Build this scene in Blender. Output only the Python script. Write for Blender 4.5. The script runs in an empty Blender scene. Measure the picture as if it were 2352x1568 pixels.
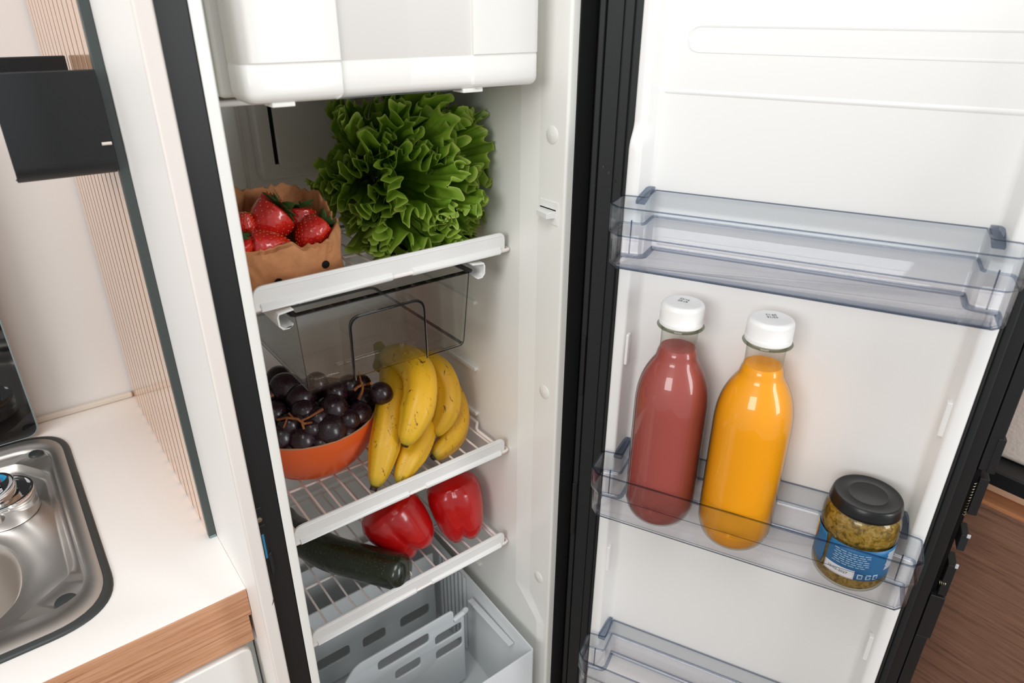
import bpy, bmesh, math, random
import numpy as np
from mathutils import Vector, Matrix, noise
random.seed(7); rng = np.random.default_rng(7)
sc = bpy.context.scene
COL = sc.collection
pi = math.pi

# ------------------------------------------------------------------ camera
CAM = np.array([-0.1985, -0.7335, 0.3101])
R = np.array([[0.7911, 0.2652, -0.5512], [-0.6117, 0.3517, -0.7086], [0.0059, 0.8978, 0.4405]])
_u, _s, _v = np.linalg.svd(R); R = _u @ _v
cd = bpy.data.cameras.new('camera'); cam = bpy.data.objects.new('camera', cd); COL.objects.link(cam)
cam.matrix_world = Matrix([[*R[0], CAM[0]], [*R[1], CAM[1]], [*R[2], CAM[2]], [0, 0, 0, 1]])
cd.sensor_width = 36; cd.lens = 24.0; cd.clip_start = 0.02
cd.dof.use_dof = True; cd.dof.focus_distance = 0.92; cd.dof.aperture_fstop = 6.3
sc.camera = cam

# ------------------------------------------------------------------ world, daylight, exposure
w = bpy.data.worlds.new('daylight'); sc.world = w; w.use_nodes = True
bg = w.node_tree.nodes['Background']; bg.inputs[0].default_value = (0.975, 0.985, 1.0, 1); bg.inputs[1].default_value = 0.60
def area(name, loc, target, size, sizey, power, col):
    l = bpy.data.lights.new(name, 'AREA'); l.shape = 'RECTANGLE'; l.size = size; l.size_y = sizey
    l.energy = power; l.color = col
    o = bpy.data.objects.new(name, l); COL.objects.link(o); o.location = loc
    o.rotation_euler = (Vector(target) - Vector(loc)).to_track_quat('-Z', 'Y').to_euler()
    return o
area('side_window_light', (-1.95, -1.15, 0.75), (0.12, 0.0, -0.2), 1.1, 0.9, 29, (1.0, 0.992, 0.98))
area('roof_window_light', (-0.55, -0.75, 1.45), (-0.1, -0.1, -0.4), 0.9, 0.7, 13, (1.0, 0.99, 0.98))
area('door_window_light', (0.9, -2.3, 0.4), (0.35, -0.2, -0.2), 0.5, 1.2, 19, (0.97, 0.99, 1.0))
sc.view_settings.view_transform = 'Standard'; sc.view_settings.look = 'None'
sc.view_settings.gamma = 1; sc.view_settings.exposure = -0.1; sc.view_settings.use_curve_mapping = False
sc.cycles.transparent_max_bounces = 32; sc.cycles.max_bounces = 16; sc.cycles.diffuse_bounces = 10; sc.cycles.glossy_bounces = 6; sc.cycles.use_denoising = True
sc.cycles.caustics_reflective = False; sc.cycles.caustics_refractive = False
sc.cycles.blur_glossy = 0.3

# ------------------------------------------------------------------ measuring helpers: a line of sight met with a real plane of the scene
def ray(px, py):
    v = np.array([px - 1176., -(py - 784.), -1568.]); return R @ (v / np.linalg.norm(v))
def at(px, py, y): r = ray(px, py); return CAM + r * ((y - CAM[1]) / r[1])
def atx(px, py, x): r = ray(px, py); return CAM + r * ((x - CAM[0]) / r[0])
def atz(px, py, z): r = ray(px, py); return CAM + r * ((z - CAM[2]) / r[2])
# door frame of reference: u along the door from the hinge, v out of its inner face
dd = np.array([.4357, -.9001, 0.]); dd /= np.linalg.norm(dd); dn = np.array([dd[1], -dd[0], 0.])
DL = np.array([0.3854, -0.1931, 0.])
def D(u, v, z): return DL + u * dd + v * dn + np.array([0, 0, z])

# ------------------------------------------------------------------ materials
def lin(c):
    if isinstance(c, str): c = [int(c[i:i+2], 16) / 255 for i in (0, 2, 4)]
    return tuple(x / 12.92 if x <= .04045 else ((x + .055) / 1.055) ** 2.4 for x in c) + (1,)
def mat(name): m = bpy.data.materials.new(name); m.use_nodes = True; return m, m.node_tree.nodes, m.node_tree.links
def N(nt, t, **k):
    n = nt.new(t)
    for a, b in k.items():
        if a in n.inputs: n.inputs[a].default_value = b
        else: setattr(n, a, b)
    return n
def plain(name, c, rough=.4, spec=.5, metal=0, coat=0, bump=0, bscale=300, sss=0, ssr=.01):
    m, n, l = mat(name); b = n['Principled BSDF']
    b.inputs['Base Color'].default_value = lin(c); b.inputs['Roughness'].default_value = rough
    b.inputs['Specular IOR Level'].default_value = spec; b.inputs['Metallic'].default_value = metal
    b.inputs['Coat Weight'].default_value = coat; b.inputs['Coat Roughness'].default_value = .05
    if sss: b.inputs['Subsurface Weight'].default_value = sss; b.inputs['Subsurface Radius'].default_value = (1, .6, .4); b.inputs['Subsurface Scale'].default_value = ssr
    if bump:
        tc = n.new('ShaderNodeTexCoord'); no = N(n, 'ShaderNodeTexNoise', Scale=bscale, Detail=3.0)
        bu = N(n, 'ShaderNodeBump', Strength=bump, Distance=.001)
        l.new(tc.outputs['Object'], no.inputs['Vector']); l.new(no.outputs['Fac'], bu.inputs['Height']); l.new(bu.outputs[0], b.inputs['Normal'])
    return m
def clear(name, face, graze, rough=.02, power=3.0, ior=1.46):
    """thin clear plastic: tinted see-through, darker where the wall is seen edge-on, with a Fresnel gloss"""
    m, n, l = mat(name); n.remove(n['Principled BSDF']); out = n['Material Output']
    lw = N(n, 'ShaderNodeLayerWeight', Blend=.5); pw = N(n, 'ShaderNodeMath', operation='POWER'); pw.inputs[1].default_value = power
    l.new(lw.outputs['Facing'], pw.inputs[0])
    mx = N(n, 'ShaderNodeMix', data_type='RGBA'); mx.inputs[6].default_value = lin(face); mx.inputs[7].default_value = lin(graze)
    l.new(pw.outputs[0], mx.inputs[0])
    tr = n.new('ShaderNodeBsdfTransparent'); l.new(mx.outputs[2], tr.inputs[0])
    gl = N(n, 'ShaderNodeBsdfGlossy', Roughness=rough); f0 = ((ior - 1) / (ior + 1)) ** 2
    p5 = N(n, 'ShaderNodeMath', operation='POWER'); p5.inputs[1].default_value = 5.0; l.new(lw.outputs['Facing'], p5.inputs[0])
    fr = N(n, 'ShaderNodeMath', operation='MULTIPLY_ADD'); fr.inputs[1].default_value = 1 - f0; fr.inputs[2].default_value = f0; l.new(p5.outputs[0], fr.inputs[0])
    ms = n.new('ShaderNodeMixShader'); l.new(fr.outputs[0], ms.inputs[0]); l.new(tr.outputs[0], ms.inputs[1]); l.new(gl.outputs[0], ms.inputs[2])
    l.new(ms.outputs[0], out.inputs[0]); return m
def wood(name, c1, c2, c3, scale, rough=.45):
    m, n, l = mat(name); b = n['Principled BSDF']; b.inputs['Roughness'].default_value = rough
    tc = n.new('ShaderNodeTexCoord'); mp = n.new('ShaderNodeMapping'); mp.inputs['Scale'].default_value = scale
    l.new(tc.outputs['Object'], mp.inputs[0])
    n1 = N(n, 'ShaderNodeTexNoise', Scale=1.0, Detail=6.0, Roughness=.62, Distortion=.35); n2 = N(n, 'ShaderNodeTexNoise', Scale=4.5, Detail=4.0, Roughness=.7)
    l.new(mp.outputs[0], n1.inputs['Vector']); l.new(mp.outputs[0], n2.inputs['Vector'])
    r = n.new('ShaderNodeValToRGB'); r.color_ramp.elements[0].position = .36; r.color_ramp.elements[0].color = lin(c3)
    r.color_ramp.elements[1].position = .62; r.color_ramp.elements[1].color = lin(c1)
    e = r.color_ramp.elements.new(.46); e.color = lin(c2)
    ad = N(n, 'ShaderNodeMix', data_type='FLOAT'); ad.inputs[0].default_value = .38
    l.new(n1.outputs['Fac'], ad.inputs[2]); l.new(n2.outputs['Fac'], ad.inputs[3]); l.new(ad.outputs[0], r.inputs[0])
    l.new(r.outputs[0], b.inputs['Base Color'])
    bu = N(n, 'ShaderNodeBump', Strength=.15, Distance=.0005); l.new(ad.outputs[0], bu.inputs['Height']); l.new(bu.outputs[0], b.inputs['Normal'])
    return m
M = {}
M['white'] = plain('white_abs_plastic', 'E9E8E4', .28, .5, bump=.02, bscale=900)
M['liner'] = plain('pale_grey_liner_plastic', 'E6E6E1', .3, .5, bump=.03, bscale=700)
M['door_white'] = plain('white_door_liner_plastic', 'E5E5E3', .25, .5)
M['bumper'] = plain('white_shelf_plastic', 'E6E6E4', .3, .5, bump=.05, bscale=1500)
M['wire'] = plain('white_coated_wire', 'EEE7E3', .35)
M['grey_plastic'] = plain('cool_grey_drawer_plastic', 'D3D8DA', .4, .4)
M['black'] = plain('black_plastic', '1C1D1E', .38, .38, bump=.08, bscale=2500)
M['gasket'] = plain('black_rubber_gasket', '212324', .5, .3)
M['blackdeep'] = plain('deep_black', '070707', .5, .2)
M['laminate'] = plain('white_laminate', 'F1EEEA', .42, .35, bump=.03, bscale=400)
M['laminate_edge'] = plain('warm_white_edge', 'E0DAD4', .45, .3)
M['wallwhite'] = plain('white_wall_panel', 'E2E2E0', .5, .3)
M['bead'] = plain('sealant_bead', 'D8CFC4', .5, .3)
M['slat'] = plain('warm_glossy_slat', 'DDB08F', .16, .7, coat=.5)
M['slatback'] = plain('dark_slat_backing', '151311', .5)
M['trim_dark'] = plain('dark_green_grey_trim', '3F4746', .35, .5)
M['powder'] = plain('black_powder_coat', '191B1D', .42, .4)
M['steel'] = plain('brushed_steel', 'CBC5BF', .36, .5, metal=1)
M['chrome'] = plain('chrome', 'D8D8D8', .07, .5, metal=1)
M['rubber'] = plain('dark_rubber_seal', '303434', .42, .5)
M['blackglass'] = plain('black_glass', '0A0A0A', .04, .6, coat=.3)
M['glassedge'] = plain('pale_glass_edge', '7F9296', .15, .6)
M['red'] = plain('red_badge', 'C8141C', .3); M['blue'] = plain('blue_badge', '2F9BD0', .3)
M['bin'] = clear('blue_tinted_clear_plastic', 'FDFDFE', 'E2E6EC', power=4)
M['binband'] = clear('blue_tinted_clear_band', 'F9FAFB', 'DADFE6', rough=.12, power=4)
M['binclip'] = clear('blue_tinted_clip', 'CED5DF', '8392A8', rough=.06, power=2)
M['binedge'] = clear('blue_tinted_edge', 'B4BECC', '7A88A0', rough=.08, power=1.2)
M['crisp'] = clear('smoke_clear_plastic', 'FDFDFC', 'D6D8DA', power=4)
M['crispedge'] = clear('smoke_edge', '7A7E84', '2B2E36', rough=.05, power=1.2)
M['pet'] = clear('clear_bottle_plastic', 'FAFBF8', 'B4BDB0', rough=.03, ior=1.5)
M['petring'] = clear('bottle_neck_ring', 'CDD2C6', '8C9686', rough=.04, ior=1.5)
M['glassjar'] = clear('clear_jar_glass', 'F2F4EC', '97A08A', rough=.01, ior=1.5)
M['cap'] = plain('white_cap_plastic', 'F0EFED', .38, .4, sss=.1)
M['ink'] = plain('black_ink', '101012', .6, .1)
M['juice_red'] = plain('berry_juice', 'A6504B', .3, .3, sss=.15, ssr=.012)
M['juice_orange'] = plain('orange_juice', 'FFA614', .3, .3, sss=.12, ssr=.008)
M['lid'] = plain('black_jar_lid', '101112', .34, .35, coat=.15)
M['label_blue'] = plain('blue_paper_label', '1F6A9A', .4, .4); M['label_white'] = plain('white_paper', 'EDEDEC', .5)
M['label_yellow'] = plain('yellow_print', 'CDC51E', .5); M['label_red'] = plain('red_print', 'D63A32', .5)
M['label_text'] = plain('pale_print', 'B9D3E4', .5)
M['bowl'] = plain('orange_glaze', 'E0602A', .3, .5, coat=.2, bump=.05, bscale=200)
M['bowl_in'] = plain('unglazed_rim', 'B98A68', .6)
M['stem'] = wood('grape_stem', '9A6A2E', '7A3E1A', '5A2A14', (60, 60, 60), .7)
M['calyx'] = plain('strawberry_leaf', '3E5C2E', .5, .3, bump=.2, bscale=500)
M['seed'] = plain('strawberry_seed', 'D8A24A', .4)
M['worn'] = plain('worn_plastic_edge', 'B4B8BA', .5)
M['metal'] = plain('zinc_spring', 'B0A890', .35, .5, metal=1)
M['bluebit'] = plain('blue_plastic_bit', '2F7FA6', .4)
M['cushion'] = plain('beige_quilted_fabric', 'E3D5CA', .85, .2, bump=1.0, bscale=160)
M['peachboard'] = plain('pale_peach_board', 'E6BE9E', .45)
M['oak'] = wood('worktop_edge_wood', 'D2A382', 'C08C68', '8E6046', (5, 180, 230))
M['walnut'] = wood('side_panel_wood', '96705C', '83604E', '5E4236', (180, 5, 160))
M['walnut_edge'] = wood('panel_edge_wood', 'CF9268', 'C08055', 'A86B45', (80, 4, 60))
M['floor'] = wood('floor_wood', '8C6E58', '7A5E4A', '614938', (12, 2, 12))

# produce materials
def mottled(name, stops, scale, detail=8, rough=.4, coat=0, bump=0, sss=0, dist=0):
    m, n, l = mat(name); b = n['Principled BSDF']; b.inputs['Roughness'].default_value = rough; b.inputs['Coat Weight'].default_value = coat; b.inputs['Coat Roughness'].default_value = .08
    tc = n.new('ShaderNodeTexCoord'); no = N(n, 'ShaderNodeTexNoise', Scale=scale, Detail=float(detail), Roughness=.65, Distortion=float(dist))
    l.new(tc.outputs['Object'], no.inputs['Vector']); r = n.new('ShaderNodeValToRGB')
    r.color_ramp.elements[0].position, r.color_ramp.elements[0].color = stops[0][0], lin(stops[0][1])
    r.color_ramp.elements[1].position, r.color_ramp.elements[1].color = stops[-1][0], lin(stops[-1][1])
    for p, c in stops[1:-1]: e = r.color_ramp.elements.new(p); e.color = lin(c)
    l.new(no.outputs['Fac'], r.inputs[0]); l.new(r.outputs[0], b.inputs['Base Color'])
    if bump:
        bu = N(n, 'ShaderNodeBump', Strength=bump, Distance=.001); l.new(no.outputs['Fac'], bu.inputs['Height']); l.new(bu.outputs[0], b.inputs['Normal'])
    if sss: b.inputs['Subsurface Weight'].default_value = sss; b.inputs['Subsurface Scale'].default_value = .006; b.inputs['Subsurface Radius'].default_value = (1, .3, .15)
    return m
M['pesto'] = mottled('pesto', [(.3, '2E2A16'), (.42, '6B5418'), (.5, '9A7420'), (.58, 'A8894A'), (.7, 'B89A5E')], 130, 10, .35, dist=1.0)
M['paper'] = mottled('brown_kraft_paper', [(.3, 'B27448'), (.7, 'CA8E60')], 45, 8, .78, bump=.12)
M['berry'] = mottled('strawberry_flesh', [(.3, 'A80E0E'), (.6, 'D2201A'), (.75, 'DE4A32')], 28, 3, .22, coat=.6, sss=.15)
M['grape'] = mottled('dark_grape_skin', [(.35, '0C0E12'), (.50, '130F15'), (.57, '34161F'), (.68, '6A3440')], 24, 4, .27, coat=.15)
M['pepper'] = mottled('red_pepper_skin', [(.3, 'AC080B'), (.7, 'C01413')], 20, 3, .24, coat=.35, sss=.1)
def courgette_mat():
    m = mottled('courgette_skin', [(.3, '10170E'), (.6, '1A2616'), (.8, '243420')], 35, 6, .24, coat=.35)
    n, l = m.node_tree.nodes, m.node_tree.links; b = n['Principled BSDF']
    tc = n.new('ShaderNodeTexCoord'); no = N(n, 'ShaderNodeTexNoise', Scale=420., Detail=1.0); l.new(tc.outputs['Object'], no.inputs[0])
    r = n.new('ShaderNodeValToRGB'); r.color_ramp.elements[0].position = .66; r.color_ramp.elements[1].position = .74
    n2 = N(n, 'ShaderNodeTexNoise', Scale=38., Detail=2.0); l.new(tc.outputs['Object'], n2.inputs[0])
    r2 = n.new('ShaderNodeValToRGB'); r2.color_ramp.elements[0].position = .735; r2.color_ramp.elements[1].position = .745
    l.new(no.outputs['Fac'], r.inputs[0]); l.new(n2.outputs['Fac'], r2.inputs[0])
    old = b.inputs['Base Color'].links[0].from_socket
    mx = N(n, 'ShaderNodeMix', data_type='RGBA'); mx.inputs[7].default_value = lin('4A5A30'); l.new(r.outputs[0], mx.inputs[0]); l.new(old, mx.inputs[6])
    m2 = N(n, 'ShaderNodeMix', data_type='RGBA'); m2.inputs[7].default_value = lin('8CC23A'); l.new(r2.outputs[0], m2.inputs[0]); l.new(mx.outputs[2], m2.inputs[6])
    l.new(m2.outputs[2], b.inputs['Base Color']); return m
M['courgette'] = courgette_mat()
def leaf_mat():
    m, n, l = mat('lettuce_leaf'); b = n['Principled BSDF']; out = n['Material Output']
    at_ = N(n, 'ShaderNodeAttribute', attribute_name='rim'); tc = n.new('ShaderNodeTexCoord')
    no = N(n, 'ShaderNodeTexNoise', Scale=26., Detail=5.0); l.new(tc.outputs['Object'], no.inputs[0])
    r = n.new('ShaderNodeValToRGB'); E = r.color_ramp.elements
    E[0].position, E[0].color = .3, lin('628E1C'); E[1].position, E[1].color = .72, lin('A0C244')
    l.new(no.outputs['Fac'], r.inputs[0])
    mx = N(n, 'ShaderNodeMix', data_type='RGBA'); mx.inputs[7].default_value = lin('BFCF6C')
    l.new(at_.outputs['Fac'], mx.inputs[0]); l.new(r.outputs[0], mx.inputs[6]); l.new(mx.outputs[2], b.inputs['Base Color'])
    b.inputs['Roughness'].default_value = .38; b.inputs['Specular IOR Level'].default_value = .4
    vo = N(n, 'ShaderNodeTexVoronoi', Scale=130.); l.new(tc.outputs['Object'], vo.inputs[0])
    bu = N(n, 'ShaderNodeBump', Strength=.25, Distance=.001); l.new(vo.outputs['Distance'], bu.inputs['Height']); l.new(bu.outputs[0], b.inputs['Normal'])
    t = n.new('ShaderNodeBsdfTranslucent'); l.new(mx.outputs[2], t.inputs[0])
    ms = n.new('ShaderNodeMixShader'); ms.inputs[0].default_value = .38; l.new(b.outputs[0], ms.inputs[1]); l.new(t.outputs[0], ms.inputs[2]); l.new(ms.outputs[0], out.inputs[0])
    return m
M['leaf'] = leaf_mat()
def banana_mat():
    m, n, l = mat('banana_peel'); b = n['Principled BSDF']; b.inputs['Roughness'].default_value = .42
    a = N(n, 'ShaderNodeAttribute', attribute_name='along'); tc = n.new('ShaderNodeTexCoord')
    g = n.new('ShaderNodeValToRGB'); E = g.color_ramp.elements
    E[0].position, E[0].color = 0., lin('2A1C10'); E[1].position, E[1].color = 1., lin('8F8A32')
    for p, c in ((.042, '3A2814'), (.062, 'A89A2C'), (.14, 'D6AA24'), (.5, 'E4AC1C'), (.82, 'CBA92E'), (.93, 'B0A235')):
        e = E.new(p); e.color = lin(c)
    l.new(a.outputs['Fac'], g.inputs[0])
    mp = n.new('ShaderNodeMapping'); mp.inputs['Scale'].default_value = (1.6, 1.2, .55); mp.inputs['Rotation'].default_value = (.5, .3, 0); l.new(tc.outputs['Object'], mp.inputs[0])
    n1 = N(n, 'ShaderNodeTexNoise', Scale=62., Detail=5.0, Roughness=.72, Distortion=.6); l.new(mp.outputs[0], n1.inputs[0])
    r1 = n.new('ShaderNodeValToRGB'); r1.color_ramp.elements[0].position = .60; r1.color_ramp.elements[1].position = .67; l.new(n1.outputs['Fac'], r1.inputs[0])
    n2 = N(n, 'ShaderNodeTexVoronoi', Scale=120.); l.new(tc.outputs['Object'], n2.inputs[0])
    r2 = n.new('ShaderNodeValToRGB'); r2.color_ramp.elements[0].position = .05; r2.color_ramp.elements[0].color = (1, 1, 1, 1); r2.color_ramp.elements[1].position = .09; r2.color_ramp.elements[1].color = (0, 0, 0, 1); l.new(n2.outputs['Distance'], r2.inputs[0])
    mm = N(n, 'ShaderNodeMath', operation='MULTIPLY_ADD'); mm.inputs[1].default_value = .6; l.new(r2.outputs[0], mm.inputs[0]); l.new(r1.outputs[0], mm.inputs[2]); mm.use_clamp = True
    mx = N(n, 'ShaderNodeMix', data_type='RGBA'); mx.inputs[7].default_value = lin('5E3A18'); l.new(mm.outputs[0], mx.inputs[0]); l.new(g.outputs[0], mx.inputs[6]); l.new(mx.outputs[2], b.inputs['Base Color'])
    b.inputs['Subsurface Weight'].default_value = .1; b.inputs['Subsurface Scale'].default_value = .005
    return m
M['banana'] = banana_mat()

# ------------------------------------------------------------------ object helpers
LOC = {}
def thing(name, label, cat, loc=(0, 0, 0), group=None, kind=None):
    o = bpy.data.objects.new(name, None); COL.objects.link(o); o.location = tuple(float(v) for v in loc); o.empty_display_size = .02
    LOC[o.name] = np.array(o.location)
    o['label'] = label; o['category'] = cat
    if group: o['group'] = group
    if kind: o['kind'] = kind
    return o
def tag(o, label, cat, group=None):
    o['label'] = label; o['category'] = cat
    if group: o['group'] = group
    return o
class MB:
    """collects verts and faces (world coordinates) for one mesh"""
    def __init__(s): s.v = []; s.f = []; s.m = []; s.a = []; s.mi = 0
    def add(s, vs, fs, mi=None, attr=None):
        k = len(s.v); s.v += [tuple(map(float, p)) for p in vs]
        for f in fs: s.f.append([i + k for i in f]); s.m.append(s.mi if mi is None else mi)
        s.a += list(attr) if attr is not None else [0.] * len(vs)
        return s
    def box(s, lo, hi, T=None, mi=None):
        T = T or (lambda x, y, z: (x, y, z))
        vs = [T(x, y, z) for x in (lo[0], hi[0]) for y in (lo[1], hi[1]) for z in (lo[2], hi[2])]
        return s.add(vs, [(0, 1, 3, 2), (4, 6, 7, 5), (0, 4, 5, 1), (2, 3, 7, 6), (0, 2, 6, 4), (1, 5, 7, 3)], mi)
    def rings(s, rs, closed=True, cap0=True, cap1=True, mis=None, attr=None):
        n = len(rs[0]); vs = [p for r in rs for p in r]; fs = []; ms = []
        for i in range(len(rs) - 1):
            for j in range(n if closed else n - 1):
                fs.append((i*n + j, i*n + (j+1) % n, (i+1)*n + (j+1) % n, (i+1)*n + j)); ms.append(mis[i] if mis else s.mi)
        if cap0: fs.append(tuple(range(n))[::-1]); ms.append(s.mi)
        if cap1: fs.append(tuple((len(rs)-1)*n + j for j in range(n))); ms.append(s.mi)
        k = len(s.f); s.add(vs, fs, attr=attr); s.m[k:] = ms; return s
    def tube(s, pts, rad, n=10, closed=False, attr=None, shape=None, caps=True):
        P = [np.array(p, float) for p in pts]; L = len(P); rr = rad if hasattr(rad, '__len__') else [rad] * L
        up = None; rs = []
        for i in range(L):
            t = (P[(i+1) % L] - P[i-1]) if closed else (P[min(i+1, L-1)] - P[max(i-1, 0)])
            t = t / (np.linalg.norm(t) + 1e-12)
            if up is None: up = np.array([0, 0, 1.]) if abs(t[2]) < .9 else np.array([1., 0, 0])
            a = up - t * up.dot(t); a /= np.linalg.norm(a) + 1e-12; b = np.cross(t, a); up = a
            rs.append([P[i] + rr[i] * (shape(k / n) if shape else 1) * (math.cos(2*pi*k/n) * a + math.sin(2*pi*k/n) * b) for k in range(n)])
        at_ = [x for i in range(L) for x in [attr[i]] * n] if attr is not None else None
        if closed: rs.append(rs[0]); return s.rings(rs, cap0=False, cap1=False)
        return s.rings(rs, cap0=caps, cap1=caps, attr=at_)
    def lathe(s, prof, c=(0, 0, 0), n=48, T=None, mis=None, cap0=True, cap1=True):
        T = T or (lambda x, y, z: (x + c[0], y + c[1], z + c[2]))
        return s.rings([[T(max(r, 1e-5) * math.cos(2*pi*k/n), max(r, 1e-5) * math.sin(2*pi*k/n), z) for k in range(n)] for r, z in prof], mis=mis, cap0=cap0, cap1=cap1)
    def prism(s, poly, T, a, b, mi=None):
        n = len(poly); vs = [T(p[0], p[1], a) for p in poly] + [T(p[0], p[1], b) for p in poly]
        return s.add(vs, [tuple(range(n))[::-1], tuple(range(n, 2*n))] + [(j, (j+1) % n, n + (j+1) % n, n + j) for j in range(n)], mi)
    def grid(s, g, attr=None, mi=None):
        a, b = len(g), len(g[0])
        return s.add([p for r in g for p in r], [(i*b + j, i*b + j + 1, (i+1)*b + j + 1, (i+1)*b + j) for i in range(a-1) for j in range(b-1)], mi, attr)
    def build(s, name, mats, parent=None, bevel=0, seg=3, label=None, smooth=True, sharp=35, weld=0, aname=None, recalc=True, loc=None, solid=0, subsurf=0):
        off = np.array(loc) if loc is not None else (LOC.get(parent.name, np.zeros(3)) if parent else np.zeros(3))
        me = bpy.data.meshes.new(name)
        me.from_pydata([tuple(np.array(p) - off) for p in s.v], [], s.f)
        if not isinstance(mats, (list, tuple)): mats = [mats]
        for m in mats: me.materials.append(M[m] if isinstance(m, str) else m)
        me.polygons.foreach_set('material_index', s.m)
        if aname: me.attributes.new(aname, 'FLOAT', 'POINT').data.foreach_set('value', s.a)
        bm = bmesh.new(); bm.from_mesh(me)
        if weld: bmesh.ops.remove_doubles(bm, verts=bm.verts, dist=weld)
        if recalc: bmesh.ops.recalc_face_normals(bm, faces=bm.faces)
        if smooth:
            sa = math.radians(sharp)
            for f in bm.faces: f.smooth = True
            for e in bm.edges:
                if len(e.link_faces) == 2 and e.calc_face_angle(0) > sa: e.smooth = False
        bm.to_mesh(me); bm.free()
        o = bpy.data.objects.new(name, me); COL.objects.link(o)
        if parent: o.parent = parent; LOC[o.name] = off
        elif loc is not None: o.location = tuple(loc); LOC[o.name] = off
        if solid: md = o.modifiers.new('solid', 'SOLIDIFY'); md.thickness = solid; md.offset = 0
        if bevel:
            md = o.modifiers.new('bevel', 'BEVEL'); md.width = bevel; md.segments = seg; md.limit_method = 'ANGLE'; md.angle_limit = math.radians(32); md.harden_normals = True
        if subsurf: md = o.modifiers.new('sub', 'SUBSURF'); md.levels = md.render_levels = subsurf
        if label: o['label'] = label
        return o
def struct(o): o['kind'] = 'structure'; return o
def fillet(pts, r, n=5):
    out = []; L = len(pts)
    for i in range(L):
        p, a, b = np.array(pts[i], float), np.array(pts[i-1], float), np.array(pts[(i+1) % L], float)
        ri = r[i] if hasattr(r, '__len__') else r
        da, db = a - p, b - p; la, lb = np.linalg.norm(da), np.linalg.norm(db); da /= la; db /= lb
        ang = math.acos(max(-1, min(1, da.dot(db))))
        if ri <= 0 or ang > pi - .02: out += [tuple(p)] * (n + 1); continue
        t = min(ri / math.tan(ang / 2), .49 * la, .49 * lb); p0, p1 = p + da * t, p + db * t
        for k in range(n + 1):
            q = k / n; out.append(tuple((1-q)**2 * p0 + 2*q*(1-q) * p + q*q * p1))
    return out
def offset(poly, d):
    """move a closed outline inwards by d"""
    P = np.array(poly, float); L = len(P); area2 = sum(P[i-1][0] * P[i][1] - P[i][0] * P[i-1][1] for i in range(L)); sg = 1 if area2 > 0 else -1
    out = []
    for i in range(L):
        j = i - 1
        while np.linalg.norm(P[i] - P[j]) < 1e-7: j -= 1
        k = (i + 1) % L
        while np.linalg.norm(P[k] - P[i]) < 1e-7: k = (k + 1) % L
        e1, e2 = P[i] - P[j], P[k] - P[i]; e1 /= np.linalg.norm(e1); e2 /= np.linalg.norm(e2)
        n1, n2 = np.array([-e1[1], e1[0]]) * sg, np.array([-e2[1], e2[0]]) * sg
        m = n1 + n2; m /= max(np.linalg.norm(m), 1e-6); out.append(tuple(P[i] + m * d / max(.35, m.dot(n1))))
    return out
def rrect(x0, y0, x1, y1, r, n=6): return fillet([(x0, y0), (x1, y0), (x1, y1), (x0, y1)], r, n)
def copy_part(src, parent, mw=None):
    c = src.copy(); COL.objects.link(c); c.parent = parent; return c
def textmesh(txt, size):
    cu = bpy.data.curves.new('t', 'FONT'); cu.body = txt; cu.size = size; cu.align_x = 'CENTER'; cu.align_y = 'CENTER'; cu.resolution_u = 2; cu.extrude = 0
    o = bpy.data.objects.new('t', cu); COL.objects.link(o); me = bpy.data.meshes.new_from_object(o.evaluated_get(bpy.context.evaluated_depsgraph_get()))
    vs = [(v.co.x, v.co.y) for v in me.vertices]; fs = [tuple(p.vertices) for p in me.polygons]
    bpy.data.objects.remove(o); bpy.data.curves.remove(cu); bpy.data.meshes.remove(me); return vs, fs
def plate_with_holes(name, outer, holes, T, thick, m, parent, bevel=.0012):
    """flat plate with real openings, from a filled 2-D curve"""
    cu = bpy.data.curves.new('p', 'CURVE'); cu.dimensions = '2D'; cu.fill_mode = 'BOTH'; cu.extrude = thick / 2 - bevel; cu.bevel_depth = bevel; cu.bevel_resolution = 2; cu.offset = -bevel
    for lp in [outer] + holes:
        sp = cu.splines.new('POLY'); pts = [lp[0]] + [q for p, q in zip(lp, lp[1:]) if math.dist(p, q) > 1e-6]
        sp.points.add(len(pts) - 1); sp.use_cyclic_u = True
        for i, p in enumerate(pts): sp.points[i].co = (p[0], p[1], 0, 1)
    o = bpy.data.objects.new('p', cu); COL.objects.link(o); me = bpy.data.meshes.new_from_object(o.evaluated_get(bpy.context.evaluated_depsgraph_get()))
    b = MB(); b.add([T(*v.co) for v in me.vertices], [tuple(p.vertices) for p in me.polygons])
    bpy.data.objects.remove(o); bpy.data.curves.remove(cu); bpy.data.meshes.remove(me)
    return b.build(name, m, parent, weld=1e-6)

# ================================================================== SETTING
zc = -0.3408
struct(MB().box((-1.3, .559, -1.24), (.9, .58, 1.3)).build('wall_back', 'wallwhite'))
struct(MB().box((-1.3, .549, zc), (-.0835, .559, zc + .011)).build('trim_1', 'bead', bevel=.004))
struct(MB().box((-2.4, -2.6, -1.26), (2.2, .6, -1.24)).build('floor', 'floor'))

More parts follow.
